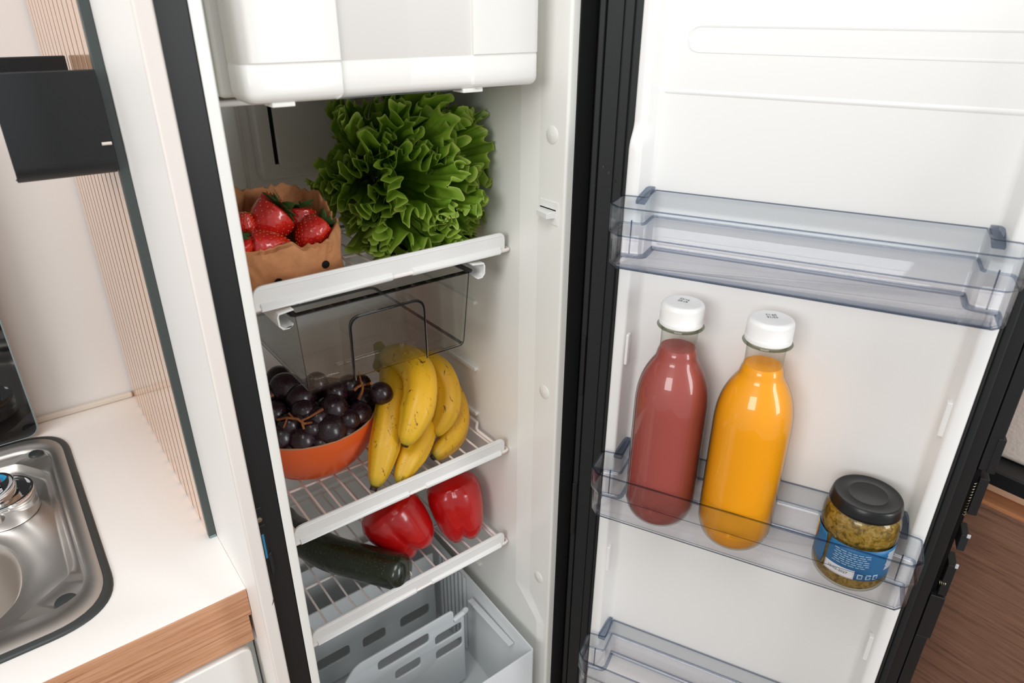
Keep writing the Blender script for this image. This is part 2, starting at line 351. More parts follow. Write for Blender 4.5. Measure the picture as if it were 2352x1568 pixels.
# far right: low wooden cabinet, its pale top board, black rail and a quilted cushion wall beyond
cab = thing('bench_cabinet', 'brown wood-grained low cabinet behind the open fridge door', 'cabinet', (.9, -.6, -1.24))
MB().box((.90, -1.4, -1.24), (1.3, .1, -.379)).build('side_panel', 'walnut', cab, bevel=.001)
MB().box((.899, -1.4, -.379), (1.3, .1, -.372)).build('edge_band', 'walnut_edge', cab)
MB().box((.93, -1.4, -.372), (1.3, .1, -.338)).build('top_board', 'peachboard', cab, bevel=.002)
rail = MB().box((.89, -1.4, -.338), (.97, .1, -.312)).build('black_rail', 'black', bevel=.003)
tag(rail, 'black horizontal rail above the brown wooden cabinet', 'rail')
cu = MB()
gx = [[(.93 + .0, y, z) for z in np.linspace(-.311, .5, 12)] for y in np.linspace(-1.4, .1, 20)]
struct(MB().box((.93, -1.4, -.311), (.99, .1, .9)).build('wall_right', 'cushion', bevel=.01))

# ================================================================== KITCHEN SIDE
wt = thing('worktop', 'white kitchen worktop with wood-grained front edge around the sink', 'worktop', (-.6, .26, zc))
plate_with_holes('top', [(-1.3, -.0376), (-.0737, -.0376), (-.0737, .5588), (-1.3, .5588)], [rrect(-.75, .03, -.215, .49, .05)],
                 lambda x, y, z: (x, y, zc - .02 + z), .04, 'laminate', wt, bevel=.0006)
MB().box((-1.3, -.0396, -.3835), (-.0742, -.0376, zc - .0005)).build('edge_band', 'oak', wt, bevel=.0005)
MB().box((-1.3, -.0386, -.4275), (-.0775, -.0200, -.3838)).build('edge_band', 'oak', wt, bevel=.0005)
bc = thing('base_cabinet', 'white base cabinet below the wood-edged worktop', 'cabinet', (-.6, .26, -1.24))
MB().box((-.1100, -.015, -1.24), (-.0755, .55, -.4278)).box((-1.3, -.015, -1.24), (-.1100, .0, -.4278)).box((-1.3, .53, -1.24), (-.1100, .55, -.4278)).box((-1.3, .0, -1.24), (-.1100, .53, -.62)).build('body', 'grey_plastic', bc)
MB().prism(rrect(-.62, -.80, -.0845, -.4345, .012), lambda x, z, y: (x, y, z), -.041, -.0155).build('drawer_front', 'white', bc, bevel=.0025, seg=4)

fc = thing('tall_cabinet', 'tall white cabinet panel between the worktop and the fridge', 'cabinet', (-.066, .2, -1.24))
MB().box((-.0735, -.108, -1.24), (-.0608, .5588, 1.2)).build('side_panel', 'laminate', fc)
MB().box((-.0757, -.1125, -1.24), (-.0606, -.106, 1.2)).build('edge_band', 'laminate_edge', fc, bevel=.0022, label='warm white rounded front edge')
MB().box((.4165, -.07, -1.24), (.43, .5588, 1.2)).build('side_panel', 'laminate', fc)
MB().box((.4127, -.0890, -1.24), (.4335, -.0705, 1.2)).build('hinge_filler', 'black', fc, label='black filler strip beside the hinge')
# small dark scuff on the front edge
MB().prism([(-.0622, -.3075), (-.0608, -.3030), (-.0616, -.3085), (-.0640, -.3120)], lambda x, z, y: (x, y, z), -.1128, -.1124).build('scuff', 'black', fc)

# slatted splash panel
sp = thing('slat_panel', 'glossy peach splash panel of narrow vertical slats beside the worktop', 'panel', (-.078, .32, zc))
MB().box((-.0778, .0925, zc + .0002), (-.0737, .5588, .95)).build('backing', 'slatback', sp)
ys = [.0915] + [.126 + .0348 * k for k in range(12)] + [.5560]
for a in ys[1:-1]:
    MB().box((-.0822, a - .0030, zc + .0006), (-.0776, a + .0030, .95)).build('joint_strip', 'slatback', sp)
for a, b in zip(ys, ys[1:]):
    MB().box((-.0825, a + .0030, zc + .0006), (-.0779, b - .0030, .95)).build('slat', 'slat', sp, bevel=.0004, seg=1)
MB().box((-.0835, .0800, zc + .0003), (-.0737, .0905, .95)).build('edge_trim', 'trim_dark', sp, bevel=.001)
MB().box((-.0829, .0795, zc + .0003), (-.0745, .0802, zc + .004)).build('end_clip', 'glassedge', sp)

# black U-shaped holder on the slats
hb = thing('wall_holder', 'black folded-metal holder mounted on the slatted panel', 'holder', (-.13, .17, .15))
U = []
for k in range(9):
    a = pi * k / 16; U.append((.0715 + .014 * (1 - math.cos(a)) if 0 else .0715, 0))
def U_path():
    p = [(.0700, .2535), (.0700, .169)]
    for k in range(1, 8): a = pi/2 * k / 7; p.append((.0700 + .016 * (1 - math.cos(a)), .169 - .016 * math.sin(a)))
    p += [(.249, .153)]
    for k in range(1, 8): a = pi/2 * k / 7; p.append((.249 + .016 * math.sin(a), .153 + .016 * (1 - math.cos(a))))
    p += [(.265, .256)]
    return p
up = U_path(); inn = []
for i, p in enumerate(up):
    q0, q1 = np.array(up[max(i-1, 0)]), np.array(up[min(i+1, len(up)-1)]); t = (q1 - q0) / np.linalg.norm(q1 - q0); inn.append((p[0] - t[1] * .003, p[1] + t[0] * .003))
loop = up + inn[::-1]
def hx(y, z, side):
    if side: return -.0845
    return -.172 if y < .2 else -.172 + .034 * max(0, min(1, (.256 - z) / .05))
MB().rings([[(hx(y, z, 0), y, z) for y, z in loop], [(hx(y, z, 1), y, z) for y, z in loop]]).build('folded_sheet', 'powder', hb, bevel=.0012, seg=2)
MB().tube([(-.0945, .0685, .1845), (-.0858, .0685, .1845)], .0016, 10).build('screw', 'bead', hb)

# ---- sink
sk = thing('sink', 'brushed steel sink set in the white worktop with a dark rubber seal', 'sink', (-.45, .26, zc))
SX0, SX1, SY0, SY1 = -.78, -.2005, .0160, .5080
def srect(d, r): return rrect(SX0 + d, SY0 + d, SX1 - d, SY1 - d, max(r - d * .6, .02), 12)
o0, o1, o2 = srect(0, .075), srect(.004, .075), srect(.0105, .075)
MB().rings([[(x, y, zc + .0001) for x, y in o0], [(x, y, zc + .0022) for x, y in srect(.0008, .075)], [(x, y, zc + .0036) for x, y in o1], [(x, y, zc + .0036) for x, y in o2], [(x, y, zc + .0002) for x, y in o2]], cap0=False, cap1=False).build('seal', 'rubber', sk, sharp=60)
b = MB()
def ringz(pl, z): return [(x, y, z) for x, y in pl]
rim0 = srect(.0100, .075); n_ = len(rim0)
rec = rrect(SX0 + .04, .062, -.2265, .470, .05, 12)
rec2 = rrect(SX0 + .045, .066, -.2305, .466, .048, 12)
rs = [ringz(rim0, zc + .0002), ringz(rim0, zc + .0040), ringz(srect(.013, .075), zc + .0046), ringz(rec, zc + .0044), ringz(offset(rec, .003), zc + .001), ringz(rec2, zc - .001)]
# the well: cut corners leave flat pads for the rubber feet
def well(d):
    p = [(SX0 + .06 + d, .075 + d), (-.315, .070 + d), (-.236 - d, .128), (-.236 - d, .385), (-.275, .445 - d), (SX0 + .06 + d, .455 - d)]
    return fillet(p, [.04, .05, .04, .03, .03, .04], 12)
def resample(pl, n, start):
    P = np.array(pl); P = np.vstack([P, P[:1]]); L = np.r_[0, np.cumsum(np.linalg.norm(np.diff(P, axis=0), axis=1))]; t = np.linspace(0, L[-1], n, endpoint=False)
    q = np.c_[np.interp(t, L, P[:, 0]), np.interp(t, L, P[:, 1])]
    c = np.array([-.5, .26]); ang = np.arctan2(q[:, 1] - c[1], q[:, 0] - c[0]); k = int(np.argmin(np.abs((ang - start + pi) % (2*pi) - pi))); return [tuple(p) for p in np.roll(q, -k, axis=0)]
a0 = math.atan2(rim0[0][1] - .26, rim0[0][0] + .5)
NN = 160
rs = [[(x, y, r[0][2]) for x, y in resample([(p[0], p[1]) for p in r], NN, a0)] for r in rs]
for d, z in ((0, -.002), (.002, -.0045), (.006, -.012), (.010, -.0145)):
    rs.append([(x, y, zc + z) for x, y in resample(well(d), NN, a0)])
def basin(d): return rrect(SX0 + .09 + d, .052 + d + .03, -.292 - d, .30 - d, max(.11 - d, .03), 12)
for d, z in ((0, -.0155), (.003, -.018), (.008, -.030), (.014, -.10), (.03, -.135), (.07, -.142)):
    rs.append([(x, y, zc + z) for x, y in resample(basin(d), NN, a0)])
b.rings(rs, cap0=False).build('basin', 'steel', sk, sharp=50, recalc=True)
for x, y, s in ((-.2465, .452, .011), (-.2535, .0735, .013)):
    MB().lathe([(.0, -.003), (s * .9, -.003), (s, .0), (s * .9, .0022), (s * .45, .0032), (.0, .0034)], (x, y, zc - .0005), 28).build('rubber_foot', 'rubber', sk)

# ---- tap
tp = thing('tap', 'chrome mixer tap base with a red and blue marker in the sink', 'tap', (-.299, .332, zc - .0145))
tc_ = (-.3, .332, zc - .0145)
MB().lathe([(.0, 0), (.0435, 0), (.0442, .002), (.0442, .0335), (.0432, .0352), (.0405, .0352), (.0375, .033), (.034, .0325), (.0, .0325)], tc_, 72).build('base', 'chrome', tp)
ti = Matrix.Rotation(math.radians(-9), 3, 'Y') @ Matrix.Rotation(math.radians(8), 3, 'X')
def Tt(x, y, z):
    q = ti @ Vector((x, y, z)); return (q.x + tc_[0] - .006, q.y + tc_[1] + .004, q.z + tc_[2] + .0325)
MB().lathe([(.0, 0), (.030, 0), (.0315, .004), (.0325, .010), (.0315, .0135), (.028, .0148), (.024, .0142), (.0, .0136)], n=64, T=Tt).build('lever_hub', 'chrome', tp)
hl = MB()
hl.rings([[Tt(-.004 - .085 * t + 0 * a, (.011 + .002 * t) * math.cos(a), .0145 + .006 + (.0055 - .003 * abs(t - .4)) * math.sin(a) + .012 * t) for a in np.linspace(0, 2*pi, 20, endpoint=False)] for t in np.linspace(-.22, 1, 12)])
lev = hl.build('lever', 'chrome', tp)
for k, m_ in ((0, 'red'), (1, 'blue')):
    pts = [(.0085 * math.cos(a), .0085 * math.sin(a)) for a in np.linspace(pi/2 + k * pi, 3*pi/2 + k * pi, 14)]
    MB().prism(pts, lambda x, y, z: Tt(x + .0165, y + .0115, z), .0139, .0146).build('temperature_marker', m_, tp, label='red half of the marker' if k == 0 else 'blue half of the marker')

# ---- black glass lid standing behind the sink
gl = thing('glass_lid', 'black glass sink lid folded upright against the back wall', 'lid', (-.45, .503, zc + .006))
lid = rrect(-.76, zc + .0062, -.2335, .16, .022, 10)
MB().prism(lid, lambda x, z, y: (x, y, z), .500, .5038).build('glass_pane', ['blackglass'], gl, bevel=.0006, seg=2)
eb = MB(); outr, innr = lid, offset(lid, .0018)
eb.rings([[(x, .4992, z) for x, z in innr], [(x, .4992, z) for x, z in outr], [(x, .5046, z) for x, z in offset(lid, -.0008)], [(x, .5046, z) for x, z in innr]], cap0=False, cap1=False)
eb.build('polished_edge', 'glassedge', gl)

# ================================================================== REFRIGERATOR
fr = thing('refrigerator', 'open slim fridge with white interior, black frame and wide-open door', 'refrigerator', (.18, .1, -1.0))
def prof(a, b_): return fillet([(-.0345, -.107), (-.0235, -.107), (-.0225, b_), (-.012, a), (-.012, .33), (.364, .33), (.364, a), (.3695, b_), (.3705, -.107), (.383, -.107)][:], [0, .002, .01, .01, .02, .02, .012, .012, .004, 0], 5)
lv = []
for z, t in [(-1.0, 1), (-.66, 1), (-.652, .97), (-.63, .5), (-.610, .03), (-.602, 0), (.62, 0)]:
    a, b_ = -.026 * (1 - t) - .086 * t, -.058 * (1 - t) - .099 * t
    lv.append([(x, y, z) for x, y in prof(a, b_)])
MB().rings(lv, closed=False, cap0=False, cap1=False).build('liner', 'liner', fr, sharp=60, weld=1e-6)
MB().box((-.0345, -.106, .6), (.383, .33, .62)).build('liner_top', 'liner', fr)
MB().box((-.0345, -.106, -1.02), (.383, .33, -1.0)).build('liner_floor', 'liner', fr)
MB().box((-.0575, -.09, -1.05), (-.036, .36, .65)).box((.3845, -.09, -1.05), (.411, .36, .65)).box((-.036, .335, -1.05), (.3845, .36, .65)).build('outer_case', 'black', fr)
MB().box((-.0603, -.1062, -1.05), (-.0345, -.0905, .65)).build('front_frame', 'black', fr, bevel=.0012, label='black strip with the latch keeper')
MB().box((.3832, -.1062, -1.05), (.4125, -.0905, .65)).build('front_frame', 'black', fr, bevel=.003)
# latch keeper on the left strip
lk = MB().box((-.0604, -.1075, -.2860), (-.0535, -.1058, -.1770)).build('latch_keeper', 'black', fr, bevel=.001)
MB().lathe([(0, 0), (.0032, 0), (.003, .0008), (0, .0012)], n=20, T=lambda x, y, z: (-.0582 + x, -.1076 - z, -.1925 + y)).build('screw', 'metal', lk)
MB().box((-.0592, -.1082, -.2475), (-.0566, -.1074, -.2130)).build('blue_insert', 'bluebit', lk, bevel=.0005, label='small blue plastic insert')
MB().prism([(-.0565, -.243), (-.0525, -.240), (-.0520, -.268), (-.0560, -.274)], lambda x, z, y: (x, y, z), -.1092, -.1060).build('catch', 'gasket', lk, bevel=.0008)
MB().box((-.0604, -.1090, -.2030), (-.0535, -.1074, -.1995)).build('catch', 'gasket', lk, bevel=.0006)
# freezer box and its door
MB().box((-.004, -.045, .2320), (.352, .33, .6)).build('freezer_box', 'liner', fr, bevel=.004)
MB().box((-.012, .010, .2175), (.364, .33, .2240)).build('freezer_flange', 'bumper', fr, bevel=.002)
def fplan(k): return fillet([(.004, -.052), (.004, -.09 + k), (.0975, -.09 + k), (.0983, -.0866), (.1737, -.0850), (.2475, -.0866), (.2487, -.09 + k), (.3400, -.09 + k), (.3400, -.052)], [0, .022, .001, .001, .02, .001, .001, .010, 0], 5)
fz = []
for z, off, k in ((.2290, .008, .0008), (.2310, .0035, .0008), (.2345, .0008, .0008), (.2385, 0, .0008), (.2615, 0, .0008), (.2622, .0004, .0012), (.2634, .0004, .0010), (.2642, 0, 0), (.60, 0, 0)):
    fz.append([(x, y, z) for x, y in (offset(fplan(k), off) if off else fplan(k))])
MB().rings(fz).build('freezer_door', 'white', fr, sharp=50, weld=1e-6)
MB().box((.0285, -.084, .2255), (.0505, -.062, .2300)).build('freezer_door_tab', 'white', fr, bevel=.001)
MB().box((.2380, -.084, .2255), (.2640, -.062, .2300)).build('freezer_door_tab', 'white', fr, bevel=.001)
# moulded back wall and evaporator cover
MB().box((-.010, .320, .058), (.117, .331, .21)).build('back_panel', 'liner', fr, bevel=.007, seg=4)
MB().box((-.010, .3265, .050), (.1215, .331, .21)).build('back_panel', 'liner', fr, bevel=.004, seg=4)
MB().prism(fillet([(.1345, .0725), (.2960, .0725), (.2960, .205), (.1345, .205)], .008), lambda x, z, y: (x, y, z), .303, .331).build('evaporator_cover', 'liner', fr, bevel=.004, seg=4)
MB().box((.1555, .3018, .0955), (.1612, .3032, .205)).build('evaporator_slot', 'blackdeep', fr)
MB().prism(fillet([(.1606, .0880), (.2620, .0880), (.2620, .206), (.1606, .206)], [.009, .009, 0, 0]), lambda x, z, y: (x, y, z), .2965, .3035).build('evaporator_plate', 'liner', fr, bevel=.0018, seg=3)
# plugs, light switch, shelf ledges on the right wall
for z in (.1686, -.1961, -.5591):
    pc = MB().lathe([(0, 0), (.0108, 0), (.0108, .0007), (.0098, .0014), (0, .0018)], n=40, T=lambda x, y, q: (.3702 - q, -.0802 + x, z + y)).build('plug_cap', 'liner', fr)
    MB().box((.3680, -.0822, z - .0006), (.3688, -.0788, z + .0006)).build('notch', 'liner', pc)
ls = MB().box((.3688, -.0965, .0575), (.3705, -.0605, .0870)).build('light_switch', 'bumper', fr, bevel=.0005)
MB().add([(.3688, -.0925, .0665), (.3688, -.0925, .0755), (.3688, -.0625, .0755), (.3688, -.0625, .0665), (.3560, -.0900, .0670), (.3560, -.0900, .0740), (.3600, -.0650, .0740), (.3600, -.0650, .0670)],
         [(0, 1, 2, 3), (4, 7, 6, 5), (0, 4, 5, 1), (1, 5, 6, 2), (2, 6, 7, 3), (3, 7, 4, 0)]).build('rocker', 'bumper', ls, bevel=.0006)
MB().box((.3686, -.0930, .0760), (.3689, -.0620, .0775)).build('slot', 'blackdeep', ls)
for z in (-.108, -.226, -.312, -.494, -.652):
    MB().prism(fillet([(.080, z - .003), (.318, z - .003), (.318, z + .004), (.080, z + .004)], .0033, 4), lambda y, q, x: (x, y, q), .3580, .3645).build('shelf_ledge', 'liner', fr, bevel=.0012, seg=2)

# ---- door, a part of the fridge
ZB, ZT = -1.0, .62
def DT(u, v, z): return D(u, v, z)
door = MB().box((-.063, -.092, ZB), (.4295, -.058, ZT), DT).build('door', 'black', fr, bevel=.002)
MB().box((.4305, -.092, -.1690), (.4445, -.0585, ZT), DT).build('edge_profile', 'black', door, bevel=.0015)
MB().box((.4305, -.092, ZB), (.4445, -.0585, -.4375), DT).build('edge_profile', 'black', door, bevel=.0015)
for (u0, u1, v0, v1, z0, z1) in ((.4305, .4450, -.092, -.0570, -.2500, -.1720), ):
    MB().box((.4305, -.092, z0), (.4360, -.0640, z1), DT).build('latch_plate', 'blackdeep', door)
MB().box((.4305, -.092, -.3640), (.4350, -.0650, -.2500), DT).build('latch_plate', 'blackdeep', door)
MB().box((.4365, -.088, -.2330), (.4460, -.0600, -.1800), DT).build('latch_cover', 'black', door, bevel=.0008)
MB().box((.4390, -.088, -.1700), (.4470, -.0575, -.1230), DT).build('latch_cover', 'black', door, bevel=.0008)
MB().box((.4390, -.088, -.2880), (.4475, -.0600, -.2640), DT).build('latch_bracket', 'gasket', door, bevel=.0012)
MB().box((.4370, -.088, -.3620), (.4465, -.0580, -.3120), DT).build('latch_cover', 'black', door, bevel=.0008)
MB().box((.4305, -.090, -.4370), (.4470, -.0575, -.3650), DT).build('latch_housing', 'black', door, bevel=.0012)
MB().box((.4440, -.0600, -.2655), (.4480, -.0575, -.2605), DT).build('worn_edge', 'worn', door, bevel=.0008)
MB().box((.4440, -.0600, -.3145), (.4475, -.0575, -.3080), DT).build('worn_edge', 'worn', door, bevel=.0008)
MB().tube([D(.4338 + .0016 * math.cos(a), -.0620 + .0016 * math.sin(a), -.188 - .0042 * a / (2*pi)) for a in np.linspace(0, 2*pi * 12, 170)], .0004, 5).build('spring', 'metal', door)
MB().tube([D(.4345 + .0060 * a / (2*pi) / 3, -.0600 + .0024 * math.sin(a), -.3430 + .0024 * math.cos(a)) for a in np.linspace(0, 2*pi * 3.5, 60)], .0006, 5).build('spring', 'metal', door)
def gask(u0, u1, v1, nm='gasket', m_='gasket', bv=.003): return MB().box((u0, -.0582, ZB), (u1, v1, ZT), DT).build(nm, m_, door, bevel=bv)
gask(-.0185, -.0005, -.046); gask(-.0325, -.0190, -.050); gask(-.0535, -.0335, -.0545, bv=.0012); gask(-.0625, -.0545, -.0525, bv=.002)
gask(.3935, .4060, -.046); gask(.4065, .4160, -.0510)
MB().box((-.0605, -.0530, -.1960), (-.0545, -.0505, -.1010), DT).build('hinge_cover', 'black', door, bevel=.0006)
MB().box((-.0620, -.0530, -.4560), (-.0550, -.0505, -.3560), DT).build('hinge_cover', 'black', door, bevel=.0006)
def dprof(rv):
    return [(0, -.057), (0, rv - .003), (.0012, rv - .0008), (.003, rv), (.0125, rv), (.0145, rv - .0007), (.0158, rv - .003), (.0205, -.0295), (.0225, -.0335), (.0275, -.035), (.3655, -.035), (.3705, -.0335), (.3725, -.0295), (.3772, rv - .003), (.3785, rv - .0007), (.3805, rv), (.390, rv), (.3918, rv - .0008), (.393, rv - .003), (.393, -.057)]
lv = []
for z, t in [(ZB, 0), (.166, 0), (.171, .06), (.176, .22), (.181, .5), (.186, .78), (.191, .94), (.196, 1), (ZT, 1)]:
    lv.append([D(u, v, z) for u, v in dprof(-.013 * t)])
MB().rings(lv, closed=False, cap0=False, cap1=False).build('door_liner', 'door_white', door, sharp=60)
MB().tube([D(u, -.0366, z) for u, z in rrect(.0475, .2680, .3660, .2930, .0122, 8)], .0022, 8, closed=True).build('embossed_ridge', 'door_white', door)
MB().tube([D(.024, -.0405, .2270), D(.367, -.0405, .2250)], .0062, 24).build('embossed_ridge', 'door_white', door)
for (u0, u1, v0, v1, z0, z1) in ((.0150, .0195, -.0130, -.0040, -.1062, -.0627), (.0150, .0195, -.0130, -.0040, -.4621, -.4148), (.3715, .3775, -.0150, -.0060, -.1091, -.0661), (.3715, .3775, -.0150, -.0060, -.4614, -.4186)):
    MB().box((u0, v0, z0), (u1, v1, z1), DT).build('bin_lug', 'door_white', door, bevel=.0015)
# water drops on the left gasket
for u, z, s in ((-.028, .118, .0016), (-.0215, .108, .0016), (-.0265, .093, .0012), (-.0260, .080, .0022), (-.045, .133, .0013), (-.037, .127, .0018)):
    MB().lathe([(0, 0), (s, 0), (s * .8, s * .5), (0, s * .7)], n=12, T=lambda x, y, q: D(u + x, -.0500 + q, z + y * 1.4)).build('water_drop', 'glassjar', door)

# ================================================================== DOOR BINS
def door_bin(zt, label):
    t = thing('door_bin', label, 'door bin', D(.19, 0, zt - .072), group='clear bins on the fridge door')
    P0 = fillet([(.0270, -.0325), (.3630, -.0325), (.3630, .0060), (.3885, .0090), (.3885, .0515), (.3765, .0635), (.0125, .0635), (.0005, .0515), (.0005, .0090), (.0270, .0060)],
                [.003, .003, .004, .006, .005, .005, .005, .005, .006, .004], 5)
    def rg(off, z): return [D(u, v, z) for u, v in (offset(P0, off) if off else P0)]
    zb = zt - .072; zm = zt - .032
    rs = [rg(.0075, zb), rg(.0045, zb + .0012), rg(.0030, zb + .0045), rg(.0025, zm - .0012), rg(.0006, zm), rg(0, zm + .0015), rg(0, zt - .0012), rg(.0002, zt),
          rg(.0021, zt), rg(.0022, zt - .0012), rg(.0022, zm + .0015), rg(.0030, zm), rg(.0046, zm - .0014), rg(.0050, zb + .0055), rg(.0062, zb + .0034), rg(.0092, zb + .0026)]
    mis = [1, 1, 0, 1, 1, 2, 1, 1, 1, 2, 0, 0, 0, 0, 0]
    MB().rings(rs, mis=mis).build('tray', ['bin', 'binedge', 'binband'], t, sharp=50, weld=1e-6)
    for sgn, u0 in ((1, .0155), (-1, .3745)):
        c = MB(); wd = .0115 * sgn
        prf = [(-.0325, zt + .0035), (-.0215, zt + .0040), (.0005, zt - .0035), (.0060, zt - .0055), (.0060, zt - .0100), (-.0015, zt - .0085), (-.0325, zt - .0010)]
        c.prism(prf, lambda v, z, u: D(u, v, z), u0, u0 + wd)
        c.build('clip', 'binclip', t, bevel=.001, seg=2)
    for u_ in (.0145, .3745):
        MB().box((u_ - .0006, .0100, zb + .0035), (u_ + .0006, .0120, zt - .028), DT).build('rib', 'binedge', t)
    return t
door_bin(.1175, 'empty clear bin, topmost of the three on the fridge door')
door_bin(-.2360, 'clear door bin holding two juice bottles and a jar')
door_bin(-.5870, 'empty clear bin, lowest of the three on the fridge door')

# ================================================================== WIRE SHELVES
S = {1: .008, 2: -.332, 3: -.525}
wire0 = None
def shelf(z0, label):
    global wire0
    t = thing('wire_shelf', label, 'shelf', (.178, .15, z0), group='wire shelves in the fridge')
    p = fillet([(.0040, .0042), (.0110, .0042), (.0110, .0012), (.1760, .0012), (.1760, .0062), (.2050, .0062), (.2050, .0012), (.3445, .0012), (.3445, .0042), (.3530, .0042), (.3530, .0315), (.0040, .0315)],
               [.004, 0, 0, 0, .001, .001, 0, 0, 0, .004, .011, .013], 6)
    fb = MB().prism(p, lambda x, z, y: (x, y, z + z0), -.0070, -.0032).build('front_bumper', 'bumper', t, bevel=.001, weld=1e-6)
    lip = MB()
    for x0, x1 in ((.0100, .1760), (.2050, .3450)):
        lip.rings([[(x, -.0030 - .0075 * math.sin(a) if a < pi else -.0030, z0 + .0062 + .0062 * math.cos(a)) for a in np.linspace(0, pi, 12)] for x in (x0, x0 + .0008, x1 - .0008, x1)])
    lip.build('lip', 'bumper', fb, bevel=.0008, seg=2)
    MB().rings([[(x, -.0068 - .0007 * math.sin(a), z0 + .0275 + .0006 * math.cos(a)) for a in np.linspace(0, 2*pi, 8, endpoint=False)] for x in (.012, .346)]).build('raised_line', 'bumper', fb)
    zr = z0 + .0050
    MB().tube([(-.0010, .012, zr), (-.0040, .004, zr), (-.0035, -.0035, zr), (.0020, -.0060, zr), (.05, -.0062, zr), (.30, -.0062, zr), (.3555, -.0060, zr), (.3600, -.0045, zr), (.3612, .001, zr), (.3580, .008, zr), (.3510, .016, zr + .003), (.3500, .062, zr + .004), (.3505, .068, zr + .006), (.3575, .076, zr + .011), (.3580, .090, zr + .011), (.3580, .316, zr + .011)], .0027, 10).build('side_rod', 'wire', t)
    for y in (.105, .21, .312):
        MB().tube([(-.004, y, zr - .001), (.357, y, zr - .001)], .0022, 8).build('cross_rod', 'wire', t)
    for k in range(15):
        if wire0 is None:
            wire0 = MB().tube([(.0121, -.001, z0 + .0075), (.0121, .314, z0 + .0075)], .0017, 8).build('wire', 'wire', t); w0z = z0
            LOC['w0'] = np.array([0, 0, z0])
        else:
            c = copy_part(wire0, t); c.location = (.0238 * k, 0, 0)
    return t
shelf(-.001, 'white wire shelf under the strawberry bag and lettuce')
shelf(-.341, 'white wire shelf under the fruit bowl and bananas')
shelf(-.534, 'white wire shelf under the courgette and red peppers')

# ================================================================== HANGING CRISPER
cr = thing('crisper', 'smoky clear crisper tray hanging under the first shelf', 'tray', (.165, .13, -.12))
ax0, ax1, az = .1105, .2195, -.0330
fp = [(.0490, -.0150), (.0520, -.1195), (ax0, -.1195)]
arch = fillet([(ax0, -.1195), (ax0 + .0008, az), (ax1 - .0008, az), (ax1, -.1195)], [0, .016, .016, 0], 8)
outer = fillet([(.0470, -.0135), (.0505, -.1200), (.2790, -.1200), (.2910, -.0135)], [.003, .006, .009, .003], 6)
# front plate: outline with the hand opening cut in from below
fpoly = [(.0470, -.0135)] + fillet([(.0470, -.0135), (.0505, -.1200), (ax0, -.1200)], [0, .006, 0], 6)[7:14] + arch + fillet([(ax1, -.1200), (.2790, -.1200), (.2910, -.0135)], [0, .009, 0], 6)[7:14] + [(.2910, -.0135)]
fpoly = [fpoly[0]] + [q for p_, q in zip(fpoly, fpoly[1:]) if math.dist(p_, q) > 1e-5]
fpm = MB(); nF = len(fpoly)
fpm.prism(fpoly, lambda x, z, y: (x, y, z), -.0090, -.0066, mi=0)
k = len(fpm.f) - nF
for i in range(k, len(fpm.f)): fpm.m[i] = 1
tray = fpm.build('front_plate', ['crisp', 'crispedge'], cr, sharp=30)
ra = MB(); ra.rings([[(x, -.0098, z) for x, z in arch], [(x + (.0024 if x < .16 else -.0024), -.0098, z - .0024) for x, z in arch]], closed=False, cap0=False, cap1=False)
ra.build('opening_rim', 'crispedge', tray, solid=.0008)
# recessed pocket walls behind the opening
pk = MB(); pk.rings([[(x, -.0066, z) for x, z in arch], [(x, .0200, z) for x, z in arch]], closed=False, cap0=False, cap1=False)
pk.prism([(x, z) for x, z in arch], lambda x, z, y: (x, y, z), .0200, .0218)
pk.build('grip_pocket', 'crisp', cr)
bd = MB()
def cplan(z, off):
    t = (z + .0135) / (-.1065); xl = .0470 + .0035 * t; xr = .2910 - .012 * t
    return [(x, y, z) for x, y in offset(fillet([(xl, -.0064), (xr, -.0064), (xr, .285 - .02 * t), (xl, .285 - .02 * t)], [.002, .002, .015, .015], 5), off)]
bd.rings([cplan(-.1200, .003), cplan(-.1170, 0), cplan(-.0135, 0)], cap1=False, mis=[1, 0]).build('tray_body', ['crisp', 'crispedge'], cr)
bd = MB(); bd.rings([cplan(-.1165, .0030), cplan(-.0135, .0024)], cap1=False).build('inner_wall', 'crisp', cr)
bd = MB(); bd.rings([cplan(-.0135, -.006), cplan(-.0118, -.006), cplan(-.0118, .0024), cplan(-.0135, .0024)], cap0=False, cap1=False).build('top_flange', 'crispedge', cr)
for x0, x1, y0, y1 in ((.066, .100, .010, .016), (.062, .068, .016, .05), (.232, .262, .008, .014), (.255, .262, .014, .06), (.105, .225, .030, .040)):
    MB().box((x0, y0, -.1165), (x1, y1, -.1125)).build('floor_rib', 'crisp', cr, bevel=.0015)
for sgn, xc in ((1, .0250), (-1, .3170)):
    pth = [(xc + sgn * .020, .0010), (xc + sgn * .002, -.0010), (xc, -.0060), (xc + sgn * .0005, -.0170), (xc + sgn * .0050, -.0225), (xc + sgn * .0125, -.0228), (xc + sgn * .0175, -.0195)]
    pth = [(x, z - .004) for x, z in pth]; hk = MB(); th = .0024
    inn_ = [(x + sgn * th * (1 if i > 1 and i < 4 else .5), z + (th if i >= 4 else (-th if i < 2 else 0))) for i, (x, z) in enumerate(pth)]
    hk.prism(pth + inn_[::-1], lambda x, z, y: (x, y, z), -.0105, .29)
    hk.build('hanger_rail', 'bumper', cr, bevel=.0007, seg=2)

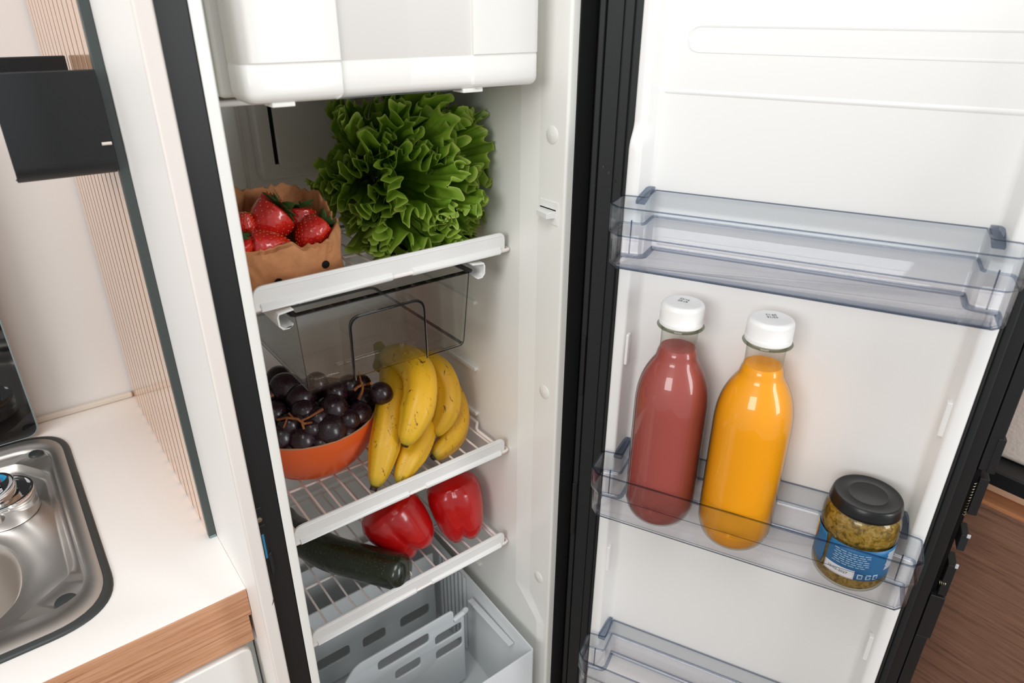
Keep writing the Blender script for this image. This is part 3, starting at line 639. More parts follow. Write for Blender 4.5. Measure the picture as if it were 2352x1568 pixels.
# ================================================================== BOTTOM DRAWER WITH DIVIDER
zd = -.680
dr = thing('vegetable_drawer', 'grey plastic bottom drawer with a slotted divider', 'drawer', (.18, .1, zd - .22))
def dpl(off): return offset(fillet([(.004, -.113), (.3375, -.113), (.3510, .300), (.004, .300)], [.006, .006, .012, .012], 5), off)
def dz(off, z): return [(x, y, z) for x, y in dpl(off)]
MB().rings([dz(.004, zd - .22), dz(.0, zd - .215), dz(0, zd - .001), dz(.0006, zd), dz(.0026, zd), dz(.0032, zd - .001), dz(.0032, zd - .214)]).build('box', 'grey_plastic', dr, weld=1e-6)
MB().box((.323, -.060, zd - .0335), (.3345, .070, zd - .0305)).build('inner_ledge', 'grey_plastic', dr, bevel=.001)
for k in range(7):
    y = .105 + .0145 * k
    MB().rings([[(.3400 - .0040 * math.sin(a), y + .0045 * math.cos(a), z) for a in np.linspace(0, pi, 9)] for z in (zd - .20, zd - .008 - .001 * k)]).build('side_rib', 'grey_plastic', dr)
def Ydiv(y): return lambda x, z, t: (x, y - t, z)
def slot(cs, y, r=.010):
    q = [at(px, py, y) for px, py in cs]; return fillet([(p[0], p[2]) for p in q], r, 6)
yd = .0450
o_ = [at(px, py, yd) for px, py in ((1038, 1398), (1062, 1407), (1067, 1440), (1072, 1568))]
xr = o_[2][0]
outl = fillet([(.055, zd - .20), (.2965, zd - .20), (.2965, zd - .0310), (.2740, zd - .0310), (.2740, zd - .0010), (.0790, zd - .0010), (.055, zd - .030)], [0, 0, .002, .004, .009, .030, .02], 7)
holes = []
def sl(x0, x1, z0, z1, r=.008): holes.append(fillet([(x0, z0), (x1, z0), (x1, z1), (x0, z1)], r, 6))
a_ = [at(px, py, yd) for px, py in ((868, 1535), (985, 1470), (1003, 1540), (1062, 1497))]
x_, z_ = [p[0] for p in a_], [p[2] for p in a_]
sl(x_[0], x_[1], zd - .0440, zd - .0200); sl(x_[2], x_[3], zd - .0640, zd - .0400)
sl(x_[0] + .03, x_[1] - .02, zd - .0900, zd - .0660); sl(x_[2], x_[3], zd - .1020, zd - .0780); sl(x_[0] - .0600, x_[0] - .015, zd - .0900, zd - .0660)
plate_with_holes('divider', outl, holes, Ydiv(yd), .0040, 'grey_plastic', dr)
MB().tube([(.2745, yd, zd - .028), (.2965, yd, zd - .022)], .0055, 14).build('divider_arm', 'grey_plastic', dr)
MB().lathe([(.0015, 0), (.0060, 0), (.0065, .002), (.0060, .004), (.0022, .004), (.0020, .001)], n=24, T=lambda x, y, z: (.3000 + x, yd + z - .003, zd - .0185 + y)).build('pivot_ring', 'grey_plastic', dr)
holes = []
yb = .195
for cs in (((727, 1530), (803, 1490)), ((833, 1478), (885, 1447)), ((919, 1432), (985, 1392))):
    a_, b_ = at(cs[0][0], cs[0][1], yb), at(cs[1][0], cs[1][1], yb); zz = (a_[2] + b_[2]) / 2
    holes.append(fillet([(a_[0], zz - .014), (b_[0], zz - .014), (b_[0], zz + .014), (a_[0], zz + .014)], .009, 6))
xe = at(1001, 1400, yb)[0]
plate_with_holes('back_divider', [(.012, zd - .20), (xe, zd - .20), (xe, zd - .004), (.012, zd - .004)], holes, Ydiv(yb), .0040, 'grey_plastic', dr)

# ================================================================== FOOD
A3 = np.array
# ---- lettuce: leaves fan out from one core, their ruffled tips towards the front
def lettuce():
    core = A3([.266, .205, .080]); ctr = A3([.270, .070, .096]); semi = A3([.120, .100, .122])
    t = thing('lettuce', 'large curly green lettuce lying on the top wire shelf', 'lettuce', (.25, .10, S[1]))
    ax = A3([-.22, -.95, .18]); ax /= np.linalg.norm(ax)
    U_ = np.cross(ax, [0, 0, 1.]); U_ /= np.linalg.norm(U_); V_ = np.cross(U_, ax)
    K = 185
    for i in range(K):
        q = (i + .5) / K; al = math.radians(3 + 96 * q ** .60); be = i * 2.39996 + rng.uniform(-.25, .25)
        rad = math.cos(be) * U_ + math.sin(be) * V_
        Dv = math.cos(al) * ax + math.sin(al) * rad; Tv = -math.sin(be) * U_ + math.cos(be) * V_; Nv = math.cos(al) * rad - math.sin(al) * ax
        tw = rng.normal() * (1.2 - .75 * q); Tv, Nv = math.cos(tw) * Tv + math.sin(tw) * Nv, -math.sin(tw) * Tv + math.cos(tw) * Nv
        # distance to the head's outer surface in this direction
        oc = (core - ctr) / semi; dv = Dv / semi; A_, B_, C_ = dv.dot(dv), 2 * oc.dot(dv), oc.dot(oc) - 1
        disc = max(B_*B_ - 4*A_*C_, 0); Rr = (-B_ + math.sqrt(disc)) / (2 * A_); Rr *= rng.uniform(.86, 1.0) if i % 4 else rng.uniform(.95, 1.07)
        Rr = max(Rr, .05)
        arc = rng.uniform(.042, .070); Wd = min(1.25, arc / Rr); lam = rng.uniform(.016, .028); waves = 2 * Wd * Rr / lam; kk = pi * waves / Wd; ph = rng.uniform(0, 6.28); ph2 = rng.uniform(0, 6.28)
        A1 = lam * rng.uniform(.36, .58); curl = rng.uniform(-.004, .026) * (.35 + q); nt = int(30 + 20 * waves); nr = 18; Bm = rng.uniform(.09, .17) * lam
        G = []; at_ = []
        for a in range(nr):
            e = .25 + .75 * (a / (nr - 1)) ** .8; row = []
            edge = e ** 4.2
            for b in range(nt):
                s_ = -1 + 2 * b / (nt - 1); th = s_ * Wd; side = abs(s_) ** 3.5
                wob = .55 * math.sin(.37 * kk * th + ph2); p = kk * th + ph + wob
                mod = 1 + .35 * math.sin(.61 * kk * th + 2 * ph2)
                r_ = Rr * e * (1 - .22 * side) - .004 * edge * (1 - math.cos(2 * p)) * .5 + .0025 * e ** 8 * math.sin(3.1 * p + ph2)
                th2 = th - edge * Bm * math.sin(2 * p) / Rr
                h = A1 * edge * mod * math.sin(p) + .0022 * e ** 9 * math.sin(3.3 * p + ph) + curl * e ** 5 + .006 * e * e * math.cos(p * .5 + ph2) * 1.0
                pt = core + (math.cos(th2) * Dv + math.sin(th2) * Tv) * r_ + Nv * h
                pt = pt + A3(noise.noise_vector(Vector(pt * 30))) * .0055 * e
                pt[0] = min(pt[0], .3620 - .0012 * (1 + math.sin(60 * pt[2]))); pt[2] = max(pt[2], S[1] + .0022); pt[2] = min(pt[2], .2110)
                pt[1] = max(pt[1], -.0015 if pt[2] < .036 else -.012)
                if pt[0] < .1425 and pt[2] < .100: pt[0] = .1425
                row.append(pt); at_.append(max(0, min(1, (e - .972) / .028)) * .85 + max(0, (abs(s_) - .985) / .015) * .5 + .10 * edge * max(0, math.sin(p)))
            G.append(row)
        MB().grid(G, attr=at_).build('leaf', 'leaf', t, aname='rim', recalc=False, sharp=180)
    MB().tube([core + A3([.0, .055, -.02]), core + A3([0, .02, -.008]), core - A3([0, .03, 0])], [.018, .02, .012], 16).build('core', 'cushion', t)
lettuce()

# ---- paper bag of strawberries
def bag():
    t = thing('paper_bag', 'crumpled brown paper bag with folded rim full of strawberries', 'bag', (.068, .09, S[1]))
    cx, cy = .0680, .0915; hx_, hy = .0725, .0745
    def foot(a, gx_, gy):
        c, s_ = math.cos(a), math.sin(a); p = 3.4
        r_ = (abs(c) ** p + abs(s_) ** p) ** (-1 / p); return c * r_ * gx_, s_ * r_ * gy
    def rimz(a): return .067 + .022 * math.sin(a) + .004 * math.cos(a) + .0035 * math.sin(3 * a + 1) + .0028 * math.sin(7 * a + .4)
    nA = 220; G = []
    path = [(0, .0, 0)] + [(1, k / 16, 0) for k in range(0, 17)] + [(2, k / 6, 0) for k in range(1, 7)] + [(3, k / 12, 0) for k in range(1, 13)]
    for kind, q, _ in path:
        row = []
        for j in range(nA):
            a = 2 * pi * j / nA; rz = rimz(a)
            if kind == 0: g, z = .0, .0005
            elif kind == 1: g, z = 1 - .02 * q + .02 * math.sin(pi * q), .0005 + (rz - .0005) * q
            elif kind == 2: g, z = .98 - .075 * q, rz + .0035 * math.sin(pi * q)
            else: g, z = .905 - .10 * q - .02 * math.sin(pi * q), rz - .045 * q
            x, y = foot(a, hx_ * g, hy * g)
            n1 = 1 - abs(noise.noise(Vector((math.cos(a) * 1.7, math.sin(a) * 1.7, z * 24 + (5 if kind > 1 else 0))))) * 3.2
            n2 = 1 - abs(noise.noise(Vector((math.cos(a) * 3.6 + 3, math.sin(a) * 3.6, z * 42 + 2 * math.sin(a * 3))))) * 3.2
            amp = (.0042 if kind > 1 else .0024) * (1 if kind else 0)
            dsp = (n1 * 1.0 + n2 * .45 - .6) * amp * min(1, .15 + z / .02)
            r0 = math.hypot(x, y) + 1e-6; x += x / r0 * dsp; y += y / r0 * dsp; z2 = z + (n2 * .0035 if (kind == 1 and q > .8) or kind > 1 else 0)
            X_, Y_ = cx + x, cy + y; X_ = max(-.0095, min(.1415, X_)); Y_ = max(.0015, Y_)
            row.append((X_, Y_, S[1] + max(z2, .0006)))
        row.append(row[0]); G.append(row)
    o = MB().grid(G).build('paper', 'paper', t, weld=1e-5, sharp=24, solid=.0004)
    # dark ventilation holes punched in the front: thin discs seated in the paper
    for px, py in ((748, 607), (640, 648)):
        p = at(px, py, .016 if px > 700 else .0155)
        MB().lathe([(0, 0), (.0048, 0), (.0048, .0006), (0, .0006)], n=24, T=lambda x, y, z: (p[0] + x, p[1] - z, p[2] + y)).build('punched_hole', 'blackdeep', t, label='round dark punched hole')
bag()
def strawberry(c, tip, r, ln, label, calyx=True, cdir=None, seed=0):
    """c = centre; tip = direction in which the tip points"""
    rg_ = np.random.default_rng(seed); ax = A3(tip, float); ax /= np.linalg.norm(ax); h = A3([0, 0, 1.]) if abs(ax[2]) < .9 else A3([1., 0, 0]); u = np.cross(h, ax); u /= np.linalg.norm(u); v = np.cross(ax, u)
    t = thing('strawberry', label, 'strawberry', c, group='strawberries in the paper bag')
    def prf(s): return r * (math.sin(pi * min(1, s * 1.18 + .0) ** .62) ** .62 if s * 1.18 < 1 else 0)
    def rad(s):  # s 0 = shoulder .. 1 = tip
        return r * (min(1, (s / .12)) ** .5) * (1 - max(0, (s - .25) / .75) ** 1.9) ** .75
    seeds = []; NS = 130
    for k in range(NS):
        s_ = .07 + .90 * (k + .5) / NS; seeds.append((s_, (k * 2.39996) % (2 * pi)))
    SA = A3(seeds); rs = []; nn, ns = 60, 44
    def pos(s_, a, dr=0):
        rr = rad(s_) * (1 + .06 * math.sin(2 * a + seed) + .03 * math.sin(3 * a)) + dr
        return c + ax * (ln * (s_ - .5)) + (math.cos(a) * u + math.sin(a) * v) * max(rr, 1e-5)
    for i in range(ns):
        s_ = .5 - .5 * math.cos(pi * i / (ns - 1)); row = []
        for j in range(nn):
            a = 2 * pi * j / nn; da = np.abs((SA[:, 1] - a + pi) % (2 * pi) - pi) * max(rad(s_), 1e-4); ds = (SA[:, 0] - s_) * ln
            d2 = (da ** 2 + ds ** 2).min(); row.append(pos(s_, a, -.0011 * math.exp(-d2 / (.0013 ** 2)) if s_ < .98 else 0))
        rs.append(row)
    MB().rings(rs).build('flesh', 'berry', t, sharp=80)
    sd = MB()
    for s_, a in seeds:
        p = pos(s_, a, -.0003); e = 1e-3; nrm = np.cross(pos(s_, a + e) - p, pos(s_ + e, a) - p); nrm /= np.linalg.norm(nrm) + 1e-12
        q = pos(s_ + e, a) - pos(s_, a); q /= np.linalg.norm(q) + 1e-12; w_ = np.cross(nrm, q)
        sd.add([p + q * .0010, p + w_ * .0006, p - q * .0010, p - w_ * .0006, p + nrm * .0004, p - nrm * .0004], [(0, 1, 4), (1, 2, 4), (2, 3, 4), (3, 0, 4), (1, 0, 5), (2, 1, 5), (3, 2, 5), (0, 3, 5)])
    sd.build('seeds', 'seed', t)['kind'] = 'stuff'
    if calyx:
        cb = MB(); b0 = c - ax * ln * .5
        for k in range(9):
            a = 2 * pi * k / 9 + rg_.uniform(-.2, .2); L_ = r * rg_.uniform(.75, 1.15); o_ = math.cos(a) * u + math.sin(a) * v; sd_ = np.cross(o_, ax); lift = rg_.uniform(-.3, .45)
            g = []
            for i in range(8):
                q = i / 7; wdt = L_ * .26 * math.sin(pi * min(1, .12 + q * .88)) ** .8
                base = b0 + o_ * L_ * q - ax * (L_ * (lift * q ** 1.6 + .05)) ; g.append([base + sd_ * wdt * s2 + ax * (-abs(s2) * wdt * .35) for s2 in (-1, -.5, 0, .5, 1)])
            cb.grid(g)
        cb.build('calyx', 'calyx', t, recalc=False, solid=.0004)
        MB().tube([b0 + ax * .001, b0 - ax * .008 + u * .002], [.0014, .0011], 8).build('stem', 'calyx', t)
SB = [((618, 474), .118, (-.25, -.1, .9), .0200, .040, 'strawberry at the back of the pile, its tip pointing up against the bag', False),
      ((614, 516), .078, (-.75, -.15, -.60), .0250, .050, 'largest strawberry, in the middle of the pile with its leaves spread on top', True),
      ((560, 515), .080, (.2, -.5, .8), .018, .036, 'shaded strawberry half hidden at the outer edge of the bag', True),
      ((694, 515), .085, (-.15, -.3, -.8), .019, .042, 'strawberry with upright green leaves between the biggest one and the bag wall', True),
      ((712, 541), .058, (-.75, -.3, -.35), .0215, .044, 'bright strawberry leaning against the bag rim nearest the lettuce', True),
      ((622, 562), .045, (.85, -.15, -.1), .0190, .052, 'strawberry lying sideways at the front of the bag, seeds facing out', True),
      ((556, 575), .050, (.3, .2, -.8), .0165, .034, 'strawberry at the front corner of the bag, mostly its green leaves showing', True)]
for k, (p, y, tip, r, ln, lab, cal) in enumerate(SB): strawberry(at(*p, y), tip, r, ln, lab, cal, seed=k + 3)
strawberry(A3([.060, .10, S[1] + .024]), (1, .2, 0), .021, .045, 'strawberry buried deepest under the middle of the pile', False, seed=31)
strawberry(A3([.100, .05, S[1] + .022]), (0, 1, 0), .021, .045, 'strawberry buried under the one nearest the lettuce', False, seed=32)

# ---- bowl of grapes
bx, by, br, bz = .0985, .1500, .1030, -.2400
bw = thing('bowl', 'orange glazed bowl with an unglazed rim holding dark grapes', 'bowl', (bx, by, S[2]))
hz = bz - S[2]
po = [(.0, .0004), (.040, .0004), (.0425, .0012), (.0435, .0045)] + [(.0435 + (br - .0435) * math.sin(a) ** 1.0, .0045 + (hz - .0045) * (1 - math.cos(a)) ** .92) for a in np.linspace(.16, pi/2, 22)]
pi_ = [(br - .0035, hz - .0002)] + [(.038 + (br - .0425) * math.sin(a), .009 + (hz - .010) * (1 - math.cos(a)) ** .92) for a in np.linspace(pi/2 - .06, .1, 18)] + [(.0, .0085)]
MB().lathe(po, (bx, by, S[2]), 96, cap1=False).build('glazed_body', 'bowl', bw, sharp=60)
MB().lathe([po[-1], (br - .0008, hz + .0008), (br - .0025, hz + .0010)] + pi_, (bx, by, S[2]), 96, cap0=False).build('inner_surface', 'bowl_in', bw, sharp=60)
gb = thing('grape_bunch', 'bunch of big dark grapes heaped in the orange bowl', 'grapes', (bx, by, S[2] + .01))
GR = [(641, 868, 25, 1.0), (662, 893, 31, 1.2), (632, 950, 26, 1.05), (697, 946, 26, 1.0), (692, 914, 28, 1.1), (766, 941, 30, 1.15), (873, 903, 27, 1.12), (830, 953, 27, 1.25), (846, 917, 27, 1.0), (758, 989, 37, 1.08),
      (697, 1016, 31, 1.0), (643, 1008, 31, 1.05), (741, 1030, 24, 1.0), (806, 1004, 24, 1.0), (770, 902, 25, 1.0), (801, 886, 24, 1.05), (829, 884, 22, 1.0), (728, 880, 24, 1.0), (620, 905, 22, 1.0), (665, 975, 24, 1.0), (664, 1048, 22, 1.0), (800, 965, 24, 1.0), (728, 960, 24, 1.0), (846, 975, 20, 1.0), (715, 985, 22, 1.0)]
grape_c = []
def pile(px, py):
    """where the line of sight meets the heap: a low dome over the bowl"""
    r_ = ray(px, py)
    for k in range(600):
        p = CAM + r_ * (.75 + .001 * k); q = math.hypot(p[0] - bx, p[1] - by) / br
        if p[2] < bz + .056 * (1 - q ** 2.2): return p, r_
    return p, r_
g0 = MB(); g0.rings([[(math.sin(a) * math.cos(b_), math.sin(a) * math.sin(b_), math.cos(a) * (1 - .06 * (1 - math.cos(a)) * .5)) for b_ in np.linspace(0, 2*pi, 28, endpoint=False)] for a in np.linspace(.02, pi - .02, 18)])
gme = None
def grape(c, r, el, ax):
    global gme
    if gme is None:
        o = g0.build('grape', 'grape', gb, sharp=180, loc=(0, 0, 0)); gme = o
    else: o = gme.copy(); COL.objects.link(o); o.parent = gb
    q = Vector(ax).to_track_quat('Z', 'Y'); o.matrix_local = Matrix.Translation(Vector(c) - Vector(LOC[gb.name])) @ q.to_matrix().to_4x4() @ Matrix.Diagonal((r, r, r * el, 1))
    if r > .0155: pass
    return o
for px, py, rp, el in GR:
    p, r_ = pile(px, py); rad_ = rp * np.linalg.norm(p - CAM) / 1568 * 1.12; c = p + r_ * rad_ * .65
    if px > 860: c = at(px + 2, py, .074); rad_ = .0172
    q = math.hypot(c[0] - bx, c[1] - by)
    if px < 860 and q > br - rad_ - .001: c[:2] = A3([bx, by]) + (c[:2] - A3([bx, by])) * (br - rad_ - .001) / q if c[2] < bz + .01 else c[:2]
    c[0] = max(c[0], -.012 + rad_)
    grape_c.append((c, rad_)); grape(c, rad_, el, rng.normal(size=3))
for k in range(46):   # lower layers that fill the bowl
    a = k * 2.39996; q = math.sqrt((k % 23 + .5) / 23) * (br - .030); z = bz + (-.018 if k < 23 else -.008) - .030 * (q / br < .55) * (k < 23) + .008 * (q / br < .6) * (k >= 23)
    c = A3([bx + q * math.cos(a), by + q * math.sin(a), z]); c[0] = max(c[0], .006)
    if min(np.linalg.norm(c - g[0]) for g in grape_c) < .014: continue
    grape_c.append((c, .0180)); grape(c, .0180, 1.05, rng.normal(size=3))
def stem(pts, r_, nm='stem'): MB().tube(pts, r_, 8).build(nm, 'stem', gb)
def gp(px, py, up=.0): p, r_ = pile(px, py); return p - r_ * .004 + A3([0, 0, up])
stem([gp(638, 972, .006), gp(662, 973, .010), gp(686, 976, .010), gp(700, 981, .006), gp(718, 975, .004)], [.0017, .0017, .0019, .0021, .0016])
stem([gp(652, 985, .002), gp(662, 973, .010)], [.0012, .0016]); stem([gp(698, 985, .0), gp(694, 977, .008)], .0018)
stem([gp(694, 977, .008), gp(714, 965, .006), gp(730, 955, .006), gp(742, 946, .005)], [.0018, .0017, .0020, .0028])
stem([gp(665, 960, .008), gp(676, 972, .008)], .0014)
stem([at(824, 852, .09), at(828, 872, .085), at(832, 884, .085)], [.0011, .0014, .0018])
stem([at(832, 884, .085), at(822, 888, .085), at(813, 896, .085)], [.0018, .0020, .0026]); stem([at(832, 884, .085), at(842, 882, .085), at(853, 880, .072)], [.0018, .0016, .0024])
stem([at(834, 884, .083), at(832, 898, .083), at(824, 916, .083)], [.0012, .0022, .0028]); stem([at(628, 905, .12), at(615, 915, .12)], .0020); stem([at(788, 925, .12), at(796, 940, .12)], .0012)

# ---- bananas
bt = thing('banana_bunch', 'bunch of ripe yellow bananas standing against the fridge wall', 'bananas', (.235, .08, S[2]))
def spline(P, n):
    P = [A3(p, float) for p in P]; P = [2 * P[0] - P[1]] + P + [2 * P[-1] - P[-2]]; out = []
    for i in range(1, len(P) - 2):
        for k in range(n):
            t = k / n; out.append(.5 * ((2*P[i]) + (-P[i-1] + P[i+1]) * t + (2*P[i-1] - 5*P[i] + 4*P[i+1] - P[i+2]) * t*t + (-P[i-1] + 3*P[i] - 3*P[i+1] + P[i+2]) * t**3))
    return out + [P[-2]]
def banana(pts, r, ph=0.):
    C_ = spline(pts, 9); L = len(C_); T_ = [i / (L - 1) for i in range(L)]
    rr = [r * (.24 if t < .045 else min(1, (.26 + .74 * min(1, ((t - .045) / .27)) ** .72)) * (1 - .72 * max(0, (t - .80) / .20) ** 1.6)) for t in T_]
    MB().tube(C_, rr, 40, attr=T_, shape=lambda q: 1 + .045 * math.cos(5 * 2 * pi * q + ph) - .02 * math.cos(10 * 2 * pi * q + 2 * ph)).build('banana', 'banana', bt, aname='along', sharp=70)
crown = at(880, 822, .172)
banana([at(857, 1126, .010), at(868, 1092, .016), at(880, 1040, .030), at(890, 985, .050), at(899, 925, .076), at(906, 878, .105), at(902, 848, .140), crown + A3([0, 0, -.012])], .0225, .4)
banana([at(930, 1022, .012), at(938, 1000, .010), at(955, 955, .018), at(966, 905, .034), at(962, 860, .060), at(938, 832, .100), at(905, 822, .140), crown], .0250, 1.2)
banana([at(992, 998, .052), at(1003, 985, .052), at(1020, 950, .056), at(1026, 905, .068), at(1012, 862, .088), at(985, 838, .118), at(950, 826, .150), crown + A3([.01, .01, 0])], .0225, .9)
banana([at(992, 1052, .040), at(1005, 1040, .042), at(1032, 1010, .055), at(1048, 970, .072), at(1044, 925, .092), at(1020, 885, .120), at(980, 855, .150), crown + A3([.02, .012, -.004])], .0215, .2)
banana([at(918, 1120, .008), at(925, 1088, .014), at(942, 1050, .026), at(962, 1010, .048), at(972, 965, .078), at(965, 915, .110), at(940, 870, .140), crown + A3([.01, .006, -.02])], .0225, 2.)
MB().tube([crown + A3([-.008, -.012, -.008]), crown + A3([.004, .006, .0]), crown + A3([.006, .028, .012])], [.016, .014, .008], 14, attr=[.98, 1, 1]).build('crown', 'banana', bt, aname='along')

# ---- bell peppers
def pepper(c, axd, r, h, lobes, ph, label, squash=1.0, indent=.22):
    """c = middle; axd points from the stem end to the blossom end"""
    t = thing('bell_pepper', label, 'pepper', c, group='red peppers on the lower shelf')
    ax = A3(axd, float); ax /= np.linalg.norm(ax); u = np.cross(A3([0, 0, 1.]), ax); u /= np.linalg.norm(u) + 1e-9; v = np.cross(ax, u)
    rs = []; nn = 96
    P_ = [(0.0, .02, .00), (.10, .30, -.055), (.30, .55, -.055), (.62, .80, .0), (.86, .95, .05), (1.0, 1.0, .16), (1.03, 1.0, .30), (.99, 1.0, .48), (.92, 1.05, .64), (.84, 1.2, .78), (.72, 1.5, .89), (.55, 1.9, .965), (.36, 2.2, .985), (.18, 2.0, .955), (.06, 1.2, .92), (0., 1., .915)]
    P_ = A3(P_); ts = np.linspace(0, len(P_) - 1, 60)
    for q in ts:
        i = min(int(q), len(P_) - 2); f_ = q - i; f2 = f_ * f_ * (3 - 2 * f_) * .3 + f_ * .7; rr, la, zz = P_[i] * (1 - f2) + P_[i+1] * f2
        row = []
        for j in range(nn):
            a = 2 * pi * j / nn; lo = abs(math.cos(lobes * .5 * a + ph)); g = 1 - indent * .42 * la * (1 - lo) ** 2.2 ; k2 = 1 + .05 * math.cos(a + 2 * ph)
            zo = zz + (.09 * la * .5 * (lo - .6) if zz > .7 else 0)
            R_ = r * rr * g * k2
            row.append(c + ax * h * (zo - .5) + (math.cos(a) * u * squash + math.sin(a) * v) * max(R_, 1e-5))
        rs.append(row)
    MB().rings(rs).build('flesh', 'pepper', t, sharp=180)
    b0 = c - ax * h * .53
    MB().tube([b0 + ax * .008, b0 - ax * .006, b0 - ax * .018 + u * .004], [.008, .0045, .005], 12).build('stem', 'calyx', t)
pepper(atz(922, 1205, S[3] + .0535), (.40, -.42, -.78), .0525, .104, 3, .5, 'red bell pepper lying closest to the courgette')
pepper(atz(1050, 1165, S[3] + .0570), (.05, -.30, -.92), .0475, .110, 4, .2, 'red bell pepper standing nearest the fridge side wall', indent=.20)

# ---- courgette
cg = thing('courgette', 'large dark green courgette lying across the lower wire shelf', 'courgette', (.1, .12, S[3]))
zz = S[3] + .030
cl = spline([atz(650, 1172, zz + .004), atz(668, 1208, zz), atz(705, 1240, zz - .001), atz(760, 1270, zz - .001), atz(830, 1290, zz - .001), atz(900, 1308, zz), atz(940, 1318, zz)], 8)
n_c = len(cl); rr = [.0125 if i < 2 else (.0285 * min(1, .52 + .48 * (i / 14)) if i < 14 else .0290) for i in range(n_c)]
rr = [q * math.sqrt(max(.0, 1 - max(0, (i - (n_c - 7)) / 6.2) ** 2.6)) if i > n_c - 7 else q for i, q in enumerate(rr)]; rr[-1] = .006
MB().tube(cl, rr, 48, shape=lambda q: 1 + .012 * math.cos(10 * pi * q)).build('skin', 'courgette', cg, sharp=70)
MB().lathe([(0, 0), (.0045, 0), (.0040, .0012), (0, .0012)], n=16, T=lambda x, y, z: tuple(A3(cl[-1]) + A3([.0015 + z, x, y]))).build('blossom_scar', 'cushion', cg)

# ================================================================== BOTTLES AND JAR ON THE DOOR
zb2 = -.308 + .0028
def bottle(u, v, label, juice, txt, rot, r=.0448, rc=.0255, top=.0030):
    c = D(u, v, zb2); h = top - zb2
    t = thing('juice_bottle', label, 'bottle', c, group='juice bottles in the door bin')
    neck = .0215; zn = h - .030
    body = [(0, .006), (r * .25, .0055), (r * .45, .0012), (r * .62, .0), (r * .78, .0035), (r * .90, .011), (r * .975, .022), (r, .034), (r, .10), (r, zn - .115), (r * .992, zn - .099), (r * .955, zn - .084), (r * .88, zn - .070), (r * .77, zn - .058), (r * .66, zn - .049), (r * .57, zn - .042), (neck + .0022, zn - .034), (neck, zn - .026), (neck, zn - .012), (neck, zn)]
    def sm(p):   # smooth the profile
        q = spline([(a, b, 0) for a, b in p], 4); return [(max(x[0], 0), x[1]) for x in q]
    MB().lathe(sm(body), c, 72, cap1=False).build('bottle_wall', 'pet', t, sharp=180)
    lv_ = zn - .0265
    inn_ = [(max(a - .0012, 0), b + .0010) for a, b in sm(body) if b + .001 < lv_] + [(0, lv_)]
    MB().lathe(inn_, c, 72).build('juice', juice, t, sharp=60)
    MB().lathe([(neck - .001, zn - .0005), (rc + .0018, zn + .0002), (rc + .0022, zn + .0012), (rc + .0012, zn + .0024), (neck - .001, zn + .003)], c, 64, cap0=False, cap1=False).build('neck_ring', 'petring', t)
    cz = zn + .0034; ch = h - cz; K_ = 96; cp = MB(); rs = []
    for rr_, zq, kn in ((rc - .0015, 0, 0), (rc, .0004, 0), (rc + .0002, .0048, 0), (rc + .0001, .0052, 0), (rc, .0060, 1), (rc - .0002, ch - .0055, 1), (rc - .0006, ch - .0035, 0), (rc - .0022, ch - .0009, 0), (rc - .0048, ch, 0), (rc - .0060, ch - .0002, 0), (0, ch - .0002, 0)):
        rs.append([(c[0] + max(rr_ - (.0006 if kn and (j % 2) else 0), 1e-5) * math.cos(2*pi*j/(2*K_)), c[1] + max(rr_ - (.0006 if kn and (j % 2) else 0), 1e-5) * math.sin(2*pi*j/(2*K_)), c[2] + cz + zq) for j in range(2 * K_)])
    cap = cp.rings(rs).build('cap', 'cap', t, sharp=40)
    for k, line in enumerate(txt):
        vs, fs = textmesh(line, .0066); ca, sa_ = math.cos(rot), math.sin(rot); b_ = MB()
        ox, oy = .004, .003
        b_.add([(c[0] + ox + ca * x * .8 - sa_ * (y - .0066 * k + .0033), c[1] + oy + sa_ * x * .8 + ca * (y - .0066 * k + .0033), c[2] + cz + ch + .00008) for x, y in vs], fs)
        b_.build('date_print', 'ink', cap, recalc=False, smooth=False)
bottle(.0857, .0154, 'clear bottle of reddish berry juice with a white cap', 'juice_red', ('03/16', '09:19'), -1.25)
bottle(.1840, .0152, 'clear bottle of bright orange juice with a white cap', 'juice_orange', ('03/16', '09:12'), 2.4, r=.0450)
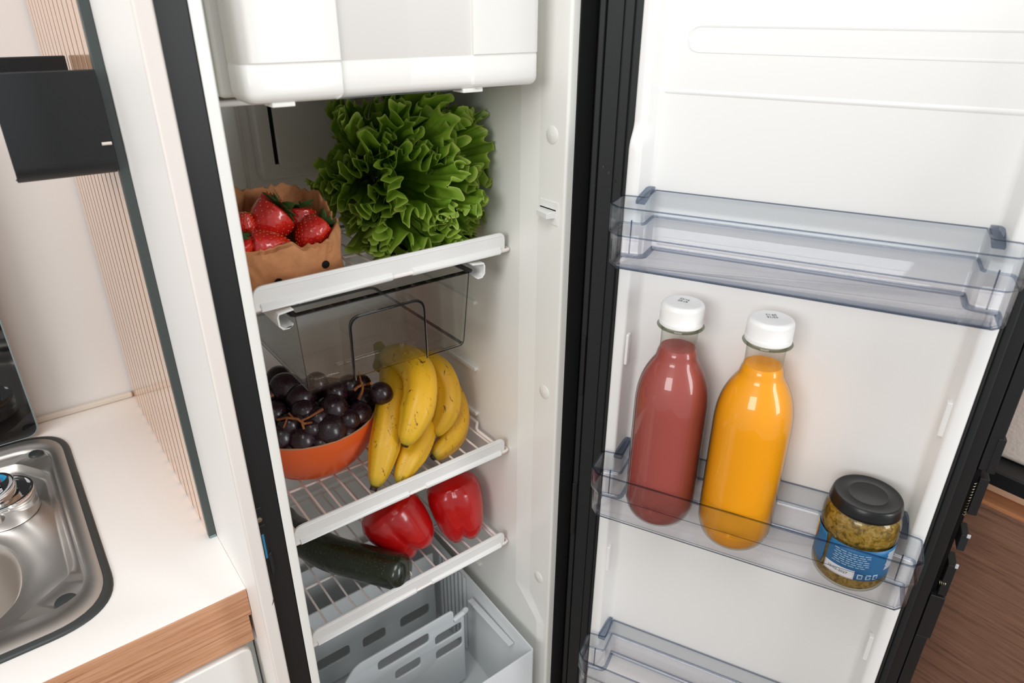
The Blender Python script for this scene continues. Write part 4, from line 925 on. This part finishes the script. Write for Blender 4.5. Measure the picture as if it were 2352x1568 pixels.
def jar(u, v):
    c = D(u, v, zb2); t = thing('pesto_jar', 'glass jar of green pesto with a black lid and blue label', 'jar', c)
    r = .0420; gl_ = [(0, .002), (r * .6, .0018), (r * .82, .0), (r * .93, .003), (r * .99, .010), (r, .018), (r * .985, .022), (r * .985, .066), (r * 1.0, .069), (r * 1.0, .083), (r * .975, .090), (r * .92, .097), (r * .86, .101), (r * .84, .106)]
    q = spline([(a, b, 0) for a, b in gl_], 4); q = [(max(x[0], 0), x[1]) for x in q]
    MB().lathe(q, c, 72, cap1=False).build('glass', 'glassjar', t, sharp=180)
    MB().lathe([(max(a - .0016, 0), b + .0020) for a, b in q if b < .100] + [(0, .1015)], c, 72).build('pesto', 'pesto', t, sharp=60)
    lr = .0377 + .001; z0 = .1005
    MB().lathe([(lr - .003, z0), (lr - .0003, z0 + .0002), (lr + .0006, z0 + .0018), (lr + .0002, z0 + .0040), (lr - .0006, z0 + .0085), (lr - .0016, z0 + .0128), (lr - .0028, z0 + .0146), (lr - .0042, z0 + .0149), (lr - .0054, z0 + .0144), (lr - .0064, z0 + .0140), (lr - .0170, z0 + .0139), (lr - .0178, z0 + .0144), (lr - .0188, z0 + .0139), (0, z0 + .0138)], c, 80).build('lid', 'lid', t, sharp=50)
    # label wrapped round the wall; angle 0 looks straight at the room
    va = CAM - c; a0_ = math.atan2(va[1], va[0])
    def wrap(a, z, dr=.0006): rr_ = r * .985 + dr; return (c[0] + rr_ * math.cos(a0_ + a), c[1] + rr_ * math.sin(a0_ + a), c[2] + z)
    def patch(a1, a2, z1, z2, m_, nm, par, dr, lab=None, cut=0):
        n_ = max(3, int(abs(a2 - a1) / .06)); g = []
        for zq in np.linspace(z1, z2, 6):
            k = 0
            if cut and (zq > z2 - 1e-6 or zq < z1 + 1e-6): k = cut
            g.append([wrap(a, zq, dr) for a in np.linspace(a1 + k, a2 - k, n_)])
        return MB().grid(g).build(nm, m_, par, recalc=False, solid=.0001, label=lab)
    lb = patch(-.62, 1.75, .0215, .0660, 'label_blue', 'label', t, .0005, cut=.05)
    patch(-1.9, -.71, .0215, .0660, 'label_blue', 'label', t, .0005, cut=.05)
    patch(-1.75, -1.30, .0420, .0650, 'label_yellow', 'label_picture', t, .0008, 'yellow-green printed picture with a red edge')
    patch(-1.30, -1.24, .0430, .0650, 'label_red', 'label_stripe', t, .0008, 'thin red stripe')
    patch(-.60, .22, .0216, .0345, 'label_white', 'date_field', t, .0008, 'white field with the printed date')
    def wtext(s, size, ac, z, m_, nm, sx=1.):
        vs, fs = textmesh(s, size); b_ = MB(); b_.add([wrap(ac + x * sx / (r * .985), z + y, .0011) for x, y in vs], fs); b_.build(nm, m_, t, recalc=False, smooth=False)
    wtext('15-02-2027', .0048, -.22, .0285, 'ink', 'date_print')
    for k in range(7):
        a = -.42 + .04 * (k % 2)
        for j in range(6):
            wd = .12 + .07 * ((k * 3 + j * 5) % 4) / 3
            patch(a, a + wd * .8, .0392 + .0030 * k, .0402 + .0030 * k, 'label_text', 'fine_print', lb, .0004 + .0005); a += wd
    for k in range(11):
        patch(1.02 + .015 * (k % 3), 1.36, .0360 + .0024 * k, .0371 + .0024 * k, 'label_white', 'fine_print', lb, .0009)
    for a_ in (.30, .52, .72):
        patch(a_, a_ + .14, .0240, .0310, 'label_text', 'recycling_mark', lb, .0009)
        patch(a_ + .03, a_ + .11, .0255, .0295, 'label_blue', 'recycling_mark', lb, .0012)
jar(.3218, .0150)
